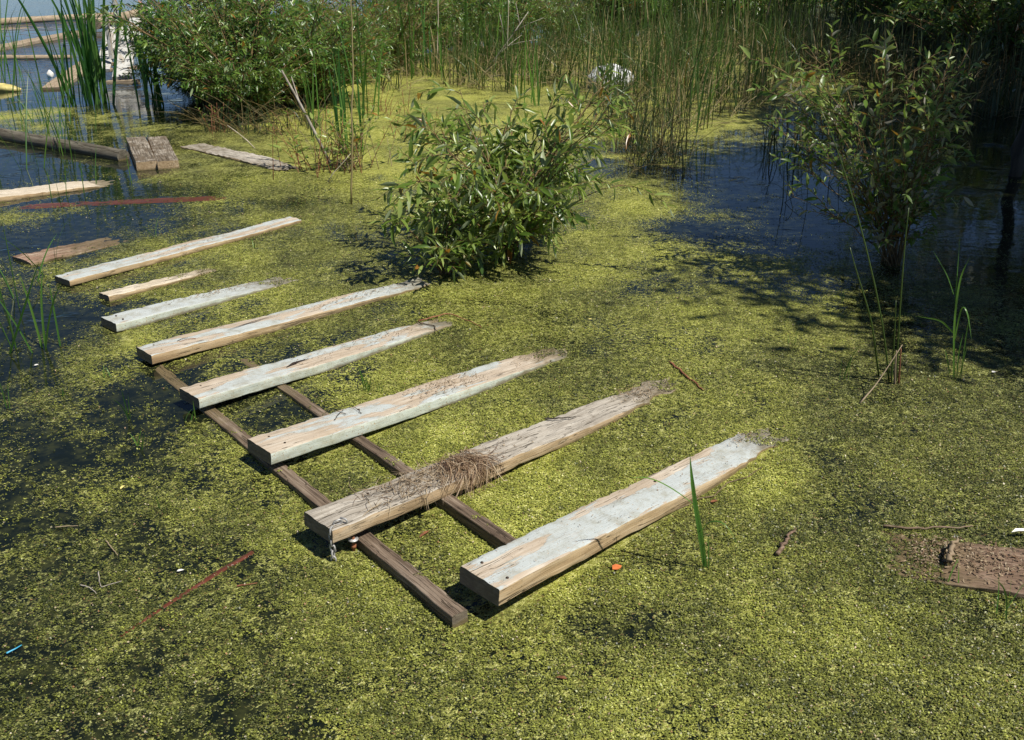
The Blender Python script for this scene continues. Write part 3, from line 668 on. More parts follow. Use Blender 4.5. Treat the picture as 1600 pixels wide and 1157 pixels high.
free_board('pole', (188, 994), (395, 862), .019, .03, ('redwood', 'redwood', 'redwood'), 'thin rust red strip barely breaking the duckweed at lower left', 'pole', 44, .003, .003, rough=.0008, bow=.01, taper=lambda t: .35+.65*math.sin(min(t*1.5+.25, PI-.5)))
# two board block
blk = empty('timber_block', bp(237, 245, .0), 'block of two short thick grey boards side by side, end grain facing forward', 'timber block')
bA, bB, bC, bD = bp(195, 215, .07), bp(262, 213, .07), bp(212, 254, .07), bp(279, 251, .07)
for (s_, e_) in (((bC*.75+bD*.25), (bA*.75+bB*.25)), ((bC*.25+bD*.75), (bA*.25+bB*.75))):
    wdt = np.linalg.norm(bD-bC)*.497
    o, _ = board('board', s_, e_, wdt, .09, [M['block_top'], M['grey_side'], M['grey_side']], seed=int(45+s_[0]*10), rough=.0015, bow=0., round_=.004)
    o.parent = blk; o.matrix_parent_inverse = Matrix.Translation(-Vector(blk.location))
# logs
def log(name, p0, p1, r, m, label, z=.0, sides=14, lift=(0, 0), taper=.85, parent=None, cat='log'):
    a = bp(*p0, z+lift[0]); b_ = bp(*p1, z+lift[1]); Lg = np.linalg.norm(b_-a)
    n = 40; t = np.linspace(0, 1, n); x = t*Lg
    ang = np.arange(sides)/sides*2*PI
    rad = r*(1-(1-taper)*t)[:, None]*(1+.06*(vnoise(x[:, None]*6+p0[0], np.cos(ang)[None]*1.5+np.sin(ang)[None]*1.1+9, 5)-.5)*2)
    V = np.stack([x[:, None]+0*rad, rad*np.cos(ang)+(.03*r*np.sin(x*3))[:, None], rad*np.sin(ang)], -1)
    i = np.arange(n-1)[:, None]*sides; j = np.arange(sides)[None]; k = (j+1) % sides
    q = np.stack([i+j, i+k, i+sides+k, i+sides+j], -1).reshape(-1, 4)
    tt = [(0, c+1, c) for c in range(1, sides-1)]+[((n-1)*sides, (n-1)*sides+c, (n-1)*sides+c+1) for c in range(1, sides-1)]
    g = G(); g.add(V, tt, q, .5, .5); o = g.build(name, M[m], smooth=True)
    try: o.data.set_sharp_from_angle(angle=math.radians(50))
    except Exception: pass
    e1_ = (b_-a)/Lg; e2_ = unit(np.cross(np.array([0, 0, 1.]), e1_)); e3_ = np.cross(e1_, e2_)
    o.matrix_world = Matrix(((e1_[0], e2_[0], e3_[0], a[0]), (e1_[1], e2_[1], e3_[1], a[1]), (e1_[2], e2_[2], e3_[2], a[2]), (0, 0, 0, 1)))
    prop(o, label, cat); return o
log('log', (-90, 196), (193, 245), .075, 'log', 'thick dark grey log floating from the left edge to the two board block', z=.03)
log('log', (-60, 38), (182, 24), .10, 'tanlog', 'tan log across the open blue water at top left', z=.06)
log('log', (150, 38), (228, 18), .13, 'tanlog', 'stout pale tan log behind the broken white gangway', z=.15, lift=(0, .15))
log('pole', (-40, 91), (112, 90), .05, 'tanlog', 'thin tan pole floating level at the left edge behind the yellow float', z=.02, cat='pole')
free_board('plank', (-50, 82), (128, 48), .35, .08, ('tanlog', 'tanlog', 'end_grain'), 'tan board slanting over the blue water between the tan log and thin pole', 'plank', 51, .06, .08)
free_board('plank', (82, 137), (138, 96), .30, .06, ('tanlog', 'tanlog', 'end_grain'), 'pale board running away from the viewer left of the tall cattails', 'plank', 52, .03, .10)

# broken white gangway
gw0 = bp(196, 124, .06)
gw = empty('gangway', gw0, 'broken old white gangway with rungs and leaning posts behind the tall cattails', 'gangway')
def bar(p, q_, w, t, m, name, parent, seed):
    o, _ = board(name, p, q_, w, t, [M[m], M[m], M[m]], seed=seed, rough=.002, nx=12)
    o.parent = parent; o.matrix_parent_inverse = Matrix.Translation(-Vector(parent.location)); return o
Yg = gw0[1]
bar(at_depth(190, 120, Yg), at_depth(200, 42, Yg+1.6), .26, .05, 'whitewood', 'side_board', gw, 61)
bar(at_depth(160, 108, Yg+.3), at_depth(176, 42, Yg+1.9), .20, .05, 'whitewood', 'side_board', gw, 62)
bar(at_depth(203, 75, Yg+.9), at_depth(214, 28, Yg+2.2), .22, .05, 'whitewood', 'side_board', gw, 63)
for i, yy in enumerate((107, 98, 88, 80, 72)):
    bar(at_depth(167, yy, Yg+.4+i*.22), at_depth(192, yy-2, Yg+.4+i*.22), .09, .05, 'tanlog', 'rung', gw, 64+i)
for i, (a_, b2, dd) in enumerate((((172, 92), (160, 8), .5), ((183, 68), (173, -25), .9), ((226, 80), (219, 5), .9), ((233, 90), (230, 25), .6))):
    bar(at_depth(*a_, Yg+dd), at_depth(*b2, Yg+dd), .055, .055, 'whitewood', 'post', gw, 70+i)
bar(at_depth(168, 126, Yg-.05), at_depth(216, 124, Yg-.05), .12, .08, 'tanlog', 'cross_beam', gw, 76)
bar(at_depth(200, 105, Yg+.3), at_depth(236, 98, Yg+.3), .10, .06, 'tanlog', 'cross_beam', gw, 77)

# rounded things: stone, floats
def blob(name, c, s, m, label, cat, seed, flat=.0, rz=0):
    u = np.linspace(0, PI, 12); w = np.linspace(0, 2*PI, 20, endpoint=False)
    U, W_ = np.meshgrid(u, w, indexing='ij')
    P = np.stack([np.sin(U)*np.cos(W_), np.sin(U)*np.sin(W_), np.cos(U)], -1)
    d = 1+.35*(vnoise(P[..., 0]*2+seed, P[..., 1]*2+P[..., 2]*1.7, seed)-.5)+.12*(vnoise(P[..., 0]*6+seed, P[..., 1]*6+P[..., 2]*5, seed)-.5)
    V = P*d[..., None]*np.asarray(s)
    n = 20; i = np.arange(11)[:, None]*n; j = np.arange(n)[None]; k = (j+1) % n
    q = np.stack([i+j, i+n+j, i+n+k, i+k], -1).reshape(-1, 4)
    g = G(); g.add(V.reshape(-1, 3), None, q, None, .5)
    o = g.build(name, M[m], smooth=True); o.location = c; o.rotation_euler = (0, 0, rz); prop(o, label, cat); return o
blob('stone', bp(951, 128, .08), (.32, .22, .22), 'white_stone', 'rounded white stone among the rushes at the back', 'stone', 3)
blob('float', bp(-12, 140, .02), (.36, .13, .09), 'yellow', 'yellow lump floating at the left edge in blue water', 'float', 5)
blob('float', bp(78, 117, .04), (.05, .045, .06), 'white_plastic', 'small whitish float on the blue water left of the cattails', 'float', 6)

# small floating litter
def flake(name, px, s, m, label, cat='leaf', a=0., asp=.5, z=.008):
    p = bp(*px, z); g = G()
    leaves(g, np.array([[0., 0, 0]]), np.array([[math.cos(a), math.sin(a), .1]]), np.array([[.1, .0, 1.]]), np.array([s]), np.array([s*asp]), r=np.array([.5]))
    o = g.build(name, M[m]); o.location = p; prop(o, label, cat); return o
flake('fallen_leaf', (957, 890), .036, 'orange', 'small orange leaf floating in front of the nearest plank', a=.6, asp=.8)
flake('fallen_leaf', (919, 499), .022, 'yellow', 'tiny yellow leaf afloat right of the willow bush', a=0., asp=.7)
flake('fallen_leaf', (276, 893), .022, 'white_plastic', 'small whitish leaf floating above the red strip', a=.4)
flake('fallen_leaf', (1550, 582), .022, 'white_plastic', 'white fleck afloat at right beyond the grassy sedge', a=.4, asp=.8)
flake('fallen_leaf', (886, 1061), .03, 'rust', 'reddish brown leaf flake at the very front', a=2.9, asp=.4)
flake('fallen_leaf', (53, 571), .02, 'white_plastic', 'small white petal afloat at left beside the thin reeds', a=.4, asp=.8)
flake('fallen_leaf', (1110, 785), .03, 'rust', 'curled brown leaf floating behind the single green blade', a=.4, asp=.5)
flake('fallen_leaf', (655, 840), .05, 'rust', 'brown leaf sliver in the weed between the two stringers', a=.9, asp=.25)
flake('fallen_leaf', (1580, 832), .07, 'white_plastic', 'white curled strip at the right edge behind the brown board', a=.1, asp=.25, z=.02)
flake('fallen_leaf', (188, 765), .03, 'yellow', 'yellowish leaf bit afloat in the sparse weed at left', a=1.4, asp=.35)
twig('drinking_straw', [bp(10, 1021, .008), bp(24, 1014, .010), bp(34, 1008, .008)], .003, 'blue', 'bright blue plastic straw in the weed at bottom left', 'litter', jit=.0001)
twig('stick', [bp(1214, 866, .01), bp(1227, 846, .014), bp(1243, 826, .01)], .008, 'barkboard', 'short brown stick left of the half buried brown board')
twig('stick', [bp(1484, 877, .03), bp(1487, 856, .05), bp(1496, 842, .04)], .010, 'dry', 'curved strip of bark standing on the brown board', 'bark strip')
twig('stick', [bp(1380, 822, .008), bp(1440, 826, .01), bp(1520, 822, .012)], .005, 'barkboard', 'thin brown stick lying along the back of the brown board')
twig('stick', [bp(86, 824, .006), bp(105, 822, .006), bp(122, 822, .006)], .002, 'dry', 'pale straw stem lying level in the sparse weed at left', jit=.0006)
twig('stick', [bp(154, 893, .006), bp(157, 918, .006), bp(190, 908, .006)], .002, 'branch_grey', 'bent pale stem above the red strip at lower left', jit=.0006)
twig('stick', [bp(125, 914, .006), bp(140, 918, .01), bp(151, 928, .006)], .002, 'branch_grey', 'short pale stem left of the bent stem', jit=.0006)
twig('stick', [bp(165, 845, .006), bp(184, 868, .008)], .0025, 'dry', 'short straw stem slanting in the weed above the bent stem', jit=.0006)
twig('stick', [bp(370, 916, .006), bp(402, 911, .006)], .0025, 'reddish', 'short brown stem floating right of the red strip', jit=.0006)
twig('stick', [bp(895, 858, .006), bp(960, 822, .007), bp(1040, 800, .007), bp(1110, 775, .007), bp(1190, 730, .006)], .004, 'barkboard', 'long thin brown stalk afloat along the front of the nearest plank', jit=.006)

# ------------------------------------------------------------------ shrubs
def grow_shrub(seed, height, spread, nstem, ntw, leafL, leafW, twigL=(.15, .35), leafgap=.022, low=.12, lean=(0, 0), crown=None, droop=.25, simple=False, up=.5, stem_r=.008):
    """returns (stem geometry, leaf geometry) for a multi-stemmed shrub standing at the origin"""
    rg = np.random.default_rng(seed); gs = G(); gl = G()
    P = []; D = []; Nn = []; Ls = []
    for s in range(nstem):
        az = rg.uniform(0, 2*PI); rad = spread*rg.uniform(.35, 1.)**.7; hh = height*rg.uniform(.4, 1.)*(1-.35*(rad/spread)**2); rad *= rg.choice([1., 1., 1., 1.18])
        tip = np.array([math.cos(az)*rad+lean[0], math.sin(az)*rad+lean[1], hh])
        b0 = np.array([rg.normal(0, .05*spread), rg.normal(0, .05*spread), -.05])
        c1 = b0+np.array([tip[0]*.25, tip[1]*.25, hh*.6])
        t = np.linspace(0, 1, 10)[:, None]
        path = (1-t)**2*b0+2*t*(1-t)*c1+t**2*tip
        path += rg.normal(0, .012, path.shape)*t
        tube(gs, path, np.linspace(stem_r, stem_r*.3, 10), 5, r=rg.random())
        for k in range(ntw):
            tt = rg.uniform(low, 1.0); i = min(int(tt*9), 8); p = path[i]*(1-(tt*9-i))+path[i+1]*(tt*9-i)
            tan = unit(path[i+1]-path[i]); rd = rg.normal(0, 1, 3); rd[2] = abs(rd[2])*up-.15
            outw = unit(np.array([p[0]-lean[0], p[1]-lean[1], .15]))
            d = unit(tan*.6+unit(rd)*.9+outw*.5); l = rg.uniform(*twigL)
            m = 7; q = np.linspace(0, 1, m)[:, None]
            tp = p+d*l*q+np.array([0, 0, -1])*droop*l*q**2
            tp[:, 2] = np.maximum(tp[:, 2], .015)
            tube(gs, tp, np.linspace(.003, .0012, m), 3, r=rg.random(), cap=False)
            nl = max(3, int(l/leafgap)); ph = rg.uniform(0, 6)
            a = np.linspace(.12, 1, nl); pos = np.stack([np.interp(a, q[:, 0], tp[:, c]) for c in range(3)], -1)
            td = unit(np.gradient(pos, axis=0)); si = unit(np.cross(td, np.array([.1, .2, 1.]))); ups = np.cross(si, td)
            ang = ph+np.arange(nl)*2.4+rg.normal(0, .3, nl)
            of = si*np.cos(ang)[:, None]+ups*np.sin(ang)[:, None]
            P.append(pos); D.append(unit(td*rg.uniform(.5, 1.0, nl)[:, None]+of*.75+np.array([0, 0, -.15])))
            Nn.append(unit(np.array([0, 0, 1.])*1.0+of*.3+rg.normal(0, .45, (nl, 3)))); Ls.append(rg.uniform(.4, 1.15, nl)*rg.uniform(.75, 1.1)*leafL*(1-.35*(a > .93)))
    P = np.concatenate(P); D = np.concatenate(D); Nn = np.concatenate(Nn); Ls = np.concatenate(Ls)
    ok = P[:, 2] > .02
    leaves(gl, P[ok], D[ok], Nn[ok], Ls[ok], Ls[ok]*leafW*rg.uniform(.8, 1.2, ok.sum()), simple=simple)
    return gs, gl
def place_shrub(name, loc, gs, gl, ml, label, cat='shrub', group=None, mt='twig'):
    r = empty(name, loc, label, cat, group)
    gs.build('branches', M[mt], r, smooth=True); gl.build('foliage', M[ml], r); return r
def dup(root, loc, rz, sc=1., label=None, group=None, szz=None):
    r = root.copy(); C.objects.link(r); r.location = loc; r.rotation_euler = (0, 0, rz); r.scale = (sc, sc, szz or sc)
    if label: r['label'] = label
    if group: r['group'] = group
    for ch_ in list(root.children):
        c = ch_.copy(); C.objects.link(c); c.parent = r
    return r
# centre willow bush
gs, gl = grow_shrub(101, 1.34, .74, 42, 9, .125, .25, twigL=(.14, .40), leafgap=.024, low=.14, droop=.5, up=.45, stem_r=.007, lean=(.13, -.05))
place_shrub('willow_bush', bp(788, 394), gs, gl, 'willow', 'leafy green willow bush standing in the duckweed, in the centre of the pond')
# its low branch that dips in the water at left front
gs, gl = grow_shrub(102, .6, .3, 10, 8, .12, .24, twigL=(.1, .25), leafgap=.02, low=.2, droop=.4)
place_shrub('willow_shoot', bp(690, 428), gs, gl, 'willow', 'small low willow shoot at the front left foot of the central bush')
# sapling right, half in the shade
gs, gl = grow_shrub(103, 1.55, .62, 34, 10, .085, .32, twigL=(.14, .34), leafgap=.028, low=.22, droop=.2, up=.8, lean=(-.3, .0), stem_r=.005)
place_shrub('willow_sapling', bp(1396, 412), gs, gl, 'sapling', 'young willow at right with silvery leaf tips, its stems in the shade')
# big bush cluster top left centre
protos = []
gs, gl = grow_shrub(110, 1.9, 1.15, 60, 10, .13, .3, twigL=(.2, .45), leafgap=.028, low=.12, droop=.3, simple=False, stem_r=.012)
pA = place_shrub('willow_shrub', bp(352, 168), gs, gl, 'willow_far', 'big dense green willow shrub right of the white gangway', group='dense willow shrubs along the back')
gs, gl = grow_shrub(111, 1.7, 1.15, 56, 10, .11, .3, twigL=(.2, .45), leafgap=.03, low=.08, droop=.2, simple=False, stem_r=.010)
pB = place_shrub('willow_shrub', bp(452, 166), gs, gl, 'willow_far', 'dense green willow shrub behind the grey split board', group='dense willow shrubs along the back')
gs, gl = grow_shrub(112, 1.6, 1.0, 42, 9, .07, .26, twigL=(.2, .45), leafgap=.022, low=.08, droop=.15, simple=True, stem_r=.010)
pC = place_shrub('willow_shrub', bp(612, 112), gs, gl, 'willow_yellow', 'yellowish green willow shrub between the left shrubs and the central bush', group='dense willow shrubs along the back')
grp = 'dense willow shrubs along the back'
back = [(pB, 318, 158, .7, 'lower willow shrub between the dark cattail clump and the big left shrub'), (pA, 390, 185, .75, 'low front willow shrub just behind the grey split board'), (pB, 500, 160, .8, 'green shrub directly behind the slim upright cattail blades'), (pC, 570, 92, 1.2, 'tall yellow green shrub behind the reed blades left of the bush'),
        (pA, 400, 130, 1.1, 'big willow shrub behind the gap between the two front left shrubs'),
        (pB, 345, 120, 1.1, 'willow shrub directly right of the white gangway posts, at the very back left'),
        (pC, 520, 100, 1.1, 'yellow green shrub in the second row behind the cattail stem'),
        (pB, 545, 128, .8, 'low dark willow shrub left of the yellowish shrub, above the cattail stem'),
        (pA, 690, 78, 1.0, 'dark green shrub behind the yellowish shrub, left of the pale dead stalk'),
        (pB, 720, 84, .75, 'low dark shrub between the two dead stalks'), (pA, 800, 78, .75, 'low green shrub right of the bare dead branches'), (pB, 880, 72, .7, 'low green shrub at the back left of the rushes'), (pB, 780, 62, 1.1, 'dark shrub behind the bare dead branches'),
        (pC, 860, 52, 1.0, 'yellowish shrub behind the left edge of the rushes'),
        (pA, 960, 44, 1.1, 'dark shrub in the back row above the white stone'),
        (pB, 1080, 40, 1.2, 'back row shrub behind the middle of the rushes'),
        (pA, 1210, 42, 1.2, 'back row shrub beyond the tall reeds right of the middle'),
        (pB, 1340, 44, 1.2, 'dark shaded shrub in the back row above the young willow'),
        (pB, 640, 92, .9, 'green shrub right of the yellow green shrubs at the back'), (pC, 730, 66, 1.1, 'yellowish shrub in the back row between the dead stalks'), (pA, 1140, 52, 1.0, 'green shrub in the gap at the back between two stands of rushes'), (pA, 1020, 50, 1.0, 'green shrub behind the tall sunlit reeds'), (pA, 1475, 78, 2.1, 'tall dark shrub right behind the young willow in the shade'), (pB, 1560, 112, 1.7, 'dark shrub in deep shade left of the leaning trunk'), (pB, 1510, 70, 2.2, 'tall dark shrub behind the leaning trunk'), (pA, 1640, 90, 2.1, 'tall dark shrub at the right edge in the shade'), (pB, 1400, 62, 1.9, 'dark shrub behind the rushes right of the young willow'), (pA, 1460, 50, 1.2, 'dark shaded shrub in the back row left of the leaning trunk'),
        (pB, 1580, 60, 1.2, 'dark shaded shrub in the back row at the right edge'),
        (pA, 1690, 110, 1.1, 'dark shrub just outside the right edge behind the trunk')]
for i, (p, x, y, s, lb) in enumerate(back):
    dup(p, bp(x, y), i*1.9+.4, s, lb, grp)

# weedy stalks around (470-560, 180-290)
def weed_patch(name, px, n, hgt, spread, label, seed, lm='willow', dry=.4, ll=.05, gap=.03):
    rg = np.random.default_rng(seed); gs = G(); gl = G(); P = []; D = []; Ls = []
    for i in range(n):
        b0 = np.array([rg.normal(0, spread), rg.normal(0, spread*.7), -.03]); h = hgt*rg.uniform(.4, 1.); ln = rg.normal(0, .25, 2)
        t = np.linspace(0, 1, 7)[:, None]; path = b0+np.array([ln[0]*h, ln[1]*h, h])*t+np.array([ln[0], ln[1], -.3])*h*.3*t**2
        tube(gs, path, np.linspace(.0035, .0015, 7), 4, r=rg.random())
        if rg.random() > dry:
            k = int(h/gap); a = np.linspace(.3, 1, k); pos = np.stack([np.interp(a, t[:, 0], path[:, c]) for c in range(3)], -1)
            az = rg.uniform(0, 6)+np.arange(k)*2.4
            P.append(pos); D.append(np.stack([np.cos(az), np.sin(az), np.full(k, .5)], -1)); Ls.append(rg.uniform(.6, 1.2, k)*ll)
    r = empty(name, bp(*px), label, 'weeds')
    gs.build('stalks', M['reddish' if seed % 2 else 'dry'], r)
    P = np.concatenate(P); D = np.concatenate(D); Ls = np.concatenate(Ls)
    leaves(gl, P, D, np.tile([0, 0, 1.], (len(P), 1))+rg.normal(0, .3, P.shape), Ls, Ls*.3)
    gl.build('foliage', M[lm], r)
weed_patch('weed_clump', (497, 268), 34, .6, .2, 'leafy weeds with reddish stalks standing right of the grey split board', 201, ll=.085, dry=.4, gap=.05)
weed_patch('weed_clump', (545, 262), 32, .6, .15, 'green weeds with straw stalks at the foot of the tall cattail stem', 202, 'willow', ll=.10, dry=.4, gap=.05)
weed_patch('weed_clump', (345, 205), 16, .35, .10, 'brown tangle of stalks in the weed above the grey split board', 203, dry=.8)
weed_patch('weed_clump', (600, 175), 22, .4, .25, 'thin reddish weeds standing in bright duckweed left of the central bush', 205, dry=.6, lm='willow_yellow', ll=.05)
weed_patch('weed_clump', (660, 215), 22, .42, .18, 'small leafy weeds behind the left side of the central bush', 207, dry=.5, lm='willow', ll=.06)

# ------------------------------------------------------------------ reeds and grasses
def blades(name, px, n, hgt, w, spread, label, cat, lm='blade', seed=0, lean=.15, bend=.3, group=None, dead=0, S=9, leandir=None, loc=None, fold=.35):
    rg = np.random.default_rng(seed); o = bp(*px) if loc is None else loc
    r = empty(name, o, label, cat, group)
    for i in range(n):
        g = G(); h = hgt*rg.uniform(.55, 1.); b0 = np.array([rg.normal(0, spread), rg.normal(0, spread), -.03])
        az = rg.uniform(0, 2*PI); ln = abs(rg.normal(0, lean)); d = np.array([math.cos(az), math.sin(az), 0])
        if leandir is not None: d = unit(d*.6+np.array([*leandir, 0])); ln = lean*rg.uniform(.5, 1.2)
        bd = bend*rg.uniform(0, 1.)**1.5
        t = np.linspace(0, 1, S)[:, None]
        path = b0+d*h*(ln*t+bd*t**2.5)+np.array([0, 0, 1.])*h*(t-bd*.55*t**3)
        wd = w*rg.uniform(.7, 1.2)*np.array([.7, 1, 1, 1, .95, .85, .7, .45, .08])[:S]
        face = rg.uniform(0, PI); sd = np.array([[math.cos(face), math.sin(face)*.4, 0]])
        isd = i < dead
        ribbons(g, path[None], wd[None], sd, fold, r=rg.random()*.9)
        g.build('blade', M['dry' if isd else lm], r)
    return r
blades('cattail_plant', (148, 162), 34, 2.1, .035, .11, 'tall dense cattail clump in front of the white gangway', 'cattails', 'cattail', 301, .16, .12)
blades('cattail_plant', (112, 166), 7, 1.2, .028, .05, 'thin cattail clump left of the tall dense one', 'cattails', 'cattail', 302, .14, .1)
blades('cattail_plant', (238, 166), 18, 1.5, .03, .09, 'dark green cattail clump between the gangway and the big shrub', 'cattails', 'cattail', 303, .16, .12)
blades('cattail_plant', (545, 240), 12, 1.3, .022, .05, 'slim upright cattail blades left of the central bush', 'cattails', 'cattail', 304, .06, .05)
blades('cattail_plant', (500, 215), 8, 1.1, .02, .1, 'pale green reed blades in front of the left shrubs', 'cattails', 'blade', 305, .08, .08)
blades('cattail_plant', (575, 185), 6, 1.5, .02, .1, 'reed blades behind the slim upright cattail, by the yellowish shrub', 'cattails', 'blade', 306, .08, .08)
blades('cattail_plant', (760, 118), 16, 1.7, .022, .3, 'reed blades behind the top of the central bush', 'cattails', 'blade', 307, .1, .08)
blades('cattail_plant', (640, 120), 10, 1.6, .022, .25, 'reed blades left of the pale dead stalk at the back', 'cattails', 'blade', 308, .1, .08)
blades('cattail_plant', (820, 165), 10, 1.1, .02, .12, 'bright reed blades just behind the right part of the central bush', 'cattails', 'blade', 309, .08, .05)
# dark stem with seed head region
twig('reed', [bp(549, 322, -.01), at_depth(550, 200, 6.9), at_depth(552, 100, 6.95), at_depth(548, -20, 7.)], .008, 'rush', 'single upright reed stem rising from the duckweed left of the central bush', 'reed', jit=.003)
# near blade
nb = empty('grass_tuft', bp(1103, 892), 'single tall green grass stem with arching side leaves, rising before the nearest plank', 'grass')
def custom_blade(parent, pts, w, m='blade', r=.6, sd=(1, .3, 0)):
    pts = np.asarray(pts, float)-np.asarray(parent.location); n = len(pts); k = 14
    # Catmull-like resample
    t = np.linspace(0, n-1, k); P = np.stack([np.interp(t, np.arange(n), pts[:, c]) for c in range(3)], -1)
    for _ in range(3): P[1:-1] = (P[:-2]+2*P[1:-1]+P[2:])/4
    wd = w*np.interp(np.linspace(0, 1, k), [0, .3, .7, 1], [.7, 1, .8, .05])
    g = G(); ribbons(g, P[None], wd[None], np.array([sd], float), .35, r=r); return g.build('blade', M[m], parent)
Yb = bp(1103, 892)[1]
custom_blade(nb, [bp(1103, 894, -.02), at_depth(1096, 840, Yb), at_depth(1086, 790, Yb), at_depth(1080, 745, Yb), at_depth(1078, 711, Yb)], .015, r=.55)
custom_blade(nb, [bp(1101, 894, -.02), at_depth(1092, 830, Yb-.02), at_depth(1083, 780, Yb-.02), at_depth(1082, 740, Yb-.03)], .011, r=.3)
custom_blade(nb, [at_depth(1083, 788, Yb), at_depth(1060, 770, Yb-.02), at_depth(1030, 752, Yb-.04), at_depth(1005, 745, Yb-.06), at_depth(985, 747, Yb-.08)], .005, r=.8, sd=(0, 1, .5))
custom_blade(nb, [at_depth(1094, 835, Yb), at_depth(1103, 815, Yb-.03), at_depth(1130, 812, Yb-.06), at_depth(1150, 840, Yb-.09), at_depth(1168, 905, Yb-.1)], .0045, r=.8, sd=(0, 1, .5))
custom_blade(nb, [bp(1107, 892, -.01), at_depth(1107, 860, Yb), at_depth(1106, 830, Yb)], .004, r=.5)
# rush group right
rc = empty('rush_clump', bp(1386, 603), 'thin tall green rush stems crossing at right, with one dry bent straw', 'rush')
Yr = bp(1386, 603)[1]
def rstem(parent, pts, r0, m='rush', rr=.4):
    pts = np.asarray(pts, float)-np.asarray(parent.location); g = G(); k = 10; t = np.linspace(0, len(pts)-1, k)
    P = np.stack([np.interp(t, np.arange(len(pts)), pts[:, c]) for c in range(3)], -1); P[1:-1] = (P[:-2]+2*P[1:-1]+P[2:])/4
    tube(g, P, np.linspace(r0, r0*.4, k), 5, r=rr); g.build('stem', M[m], parent, smooth=True)
rstem(rc, [bp(1390, 603, -.02), at_depth(1380, 500, Yr+.02), at_depth(1345, 350, Yr+.05), at_depth(1308, 230, Yr+.1), at_depth(1282, 170, Yr+.12)], .0045, rr=.75)
rstem(rc, [bp(1374, 594, -.02), at_depth(1362, 500, Yr), at_depth(1340, 430, Yr), at_depth(1328, 387, Yr)], .0045, rr=.6)
rstem(rc, [bp(1400, 602, -.02), at_depth(1405, 500, Yr), at_depth(1414, 380, Yr), at_depth(1420, 325, Yr)], .0045, rr=.6)
rstem(rc, [bp(1392, 604, -.02), at_depth(1398, 520, Yr+.03), at_depth(1400, 470, Yr+.03)], .004, rr=.5)
rstem(rc, [bp(1398, 606, -.02), at_depth(1399, 570, Yr), at_depth(1401, 548, Yr)], .006, 'dry', .4)
rstem(rc, [bp(1344, 630, .004), at_depth(1370, 600, Yr-.12), at_depth(1410, 539, Yr-.05)], .004, 'dry', .8)
rstem(rc, [bp(1404, 604, -.02), at_depth(1406, 575, Yr), at_depth(1408, 545, Yr)], .005, 'reddish', .4)
sg = empty('sedge', bp(1492, 596), 'grassy sedge plant with arching blades at right edge of the sunlit weed', 'sedge')
Ys = bp(1492, 596)[1]
for pts, w, rr in (([bp(1490, 596, -.02), at_depth(1490, 500, Ys), at_depth(1500, 430, Ys), at_depth(1516, 402, Ys-.03)], .011, .7),
                   ([bp(1490, 596, -.02), at_depth(1492, 480, Ys), at_depth(1500, 368, Ys)], .006, .5),
                   ([at_depth(1490, 460, Ys), at_depth(1480, 430, Ys), at_depth(1458, 392, Ys)], .004, .6),
                   ([at_depth(1489, 520, Ys), at_depth(1470, 500, Ys-.05), at_depth(1430, 494, Ys-.1)], .007, .8),
                   ([at_depth(1492, 530, Ys), at_depth(1502, 475, Ys-.04), at_depth(1512, 485, Ys-.08), at_depth(1518, 530, Ys-.1)], .009, .8),
                   ([bp(1500, 598, -.02), at_depth(1510, 520, Ys-.05), at_depth(1516, 490, Ys-.1)], .006, .6),
                   ([bp(1494, 596, -.02), at_depth(1498, 550, Ys), at_depth(1505, 520, Ys)], .006, .4),
                   ([bp(1484, 590, -.02), at_depth(1480, 560, Ys), at_depth(1476, 545, Ys)], .005, .5),
                   ([bp(1497, 596, -.02), at_depth(1506, 560, Ys-.03), at_depth(1512, 540, Ys-.05)], .005, .9)):
    custom_blade(sg, pts, w, 'blade', rr)
g_ = 'small grass sprouts in the duckweed'
for i, (x, y, n, h, lb) in enumerate(((1245, 540, 2, .12, 'tiny grass sprout right of centre in the shade dapples'), (1318, 595, 3, .26, 'short grass sprout left of the rush stems'), (1320, 470, 2, .12, 'tiny sprout in the shade near the young willow'),
        (572, 610, 7, .17, 'tuft of green grass between the planks, behind the crumb strewn plank'), (594, 612, 3, .12, 'small sprout right of the grass tuft between the planks'),
        (393, 388, 3, .16, 'grass sprout beside the middle of the long pale plank'), (243, 372, 4, .22, 'thin grass sprout in the open water behind the planks'),
        (285, 382, 6, .10, 'low grass tuft growing over the long pale plank'), (300, 655, 4, .12, 'grass sprout against the near end of the plank with split hole'), (206, 652, 3, .2, 'thin sprout in the sparse weed left of the planks'),
        (215, 700, 3, .12, 'small sprout alone in the dark water at left'), (100, 620, 2, .1, 'tiny sprout far left among weed'), (1480, 915, 2, .14, 'tiny sprout in front of the brown board'),
        (1570, 960, 4, .26, 'grass sprout before the brown board at right edge'), (970, 840, 2, .06, 'tiny sprout in front of the nearest plank'), (880, 905, 2, .06, 'tiny sprout near the orange leaf'),
        (940, 868, 2, .05, 'low sprout by the long thin stalk'), (255, 800, 2, .08, 'tiny sprout above the red strip'), (170, 590, 2, .14, 'sprout left of the ends of the planks'),
        (60, 195, 8, .5, 'tuft of thin reeds standing behind the dark log at left'), (10, 640, 3, .25, 'reed sprout at the left edge beside the petal'), (430, 150, 2, .3, 'sprout at the shrub foot'))):
    blades('grass_sprout', (x, y), n, h, .0045 if y > 300 else .008, .012 if y > 300 else .08, lb, 'grass', 'blade', 400+i, .2, .35, g_)
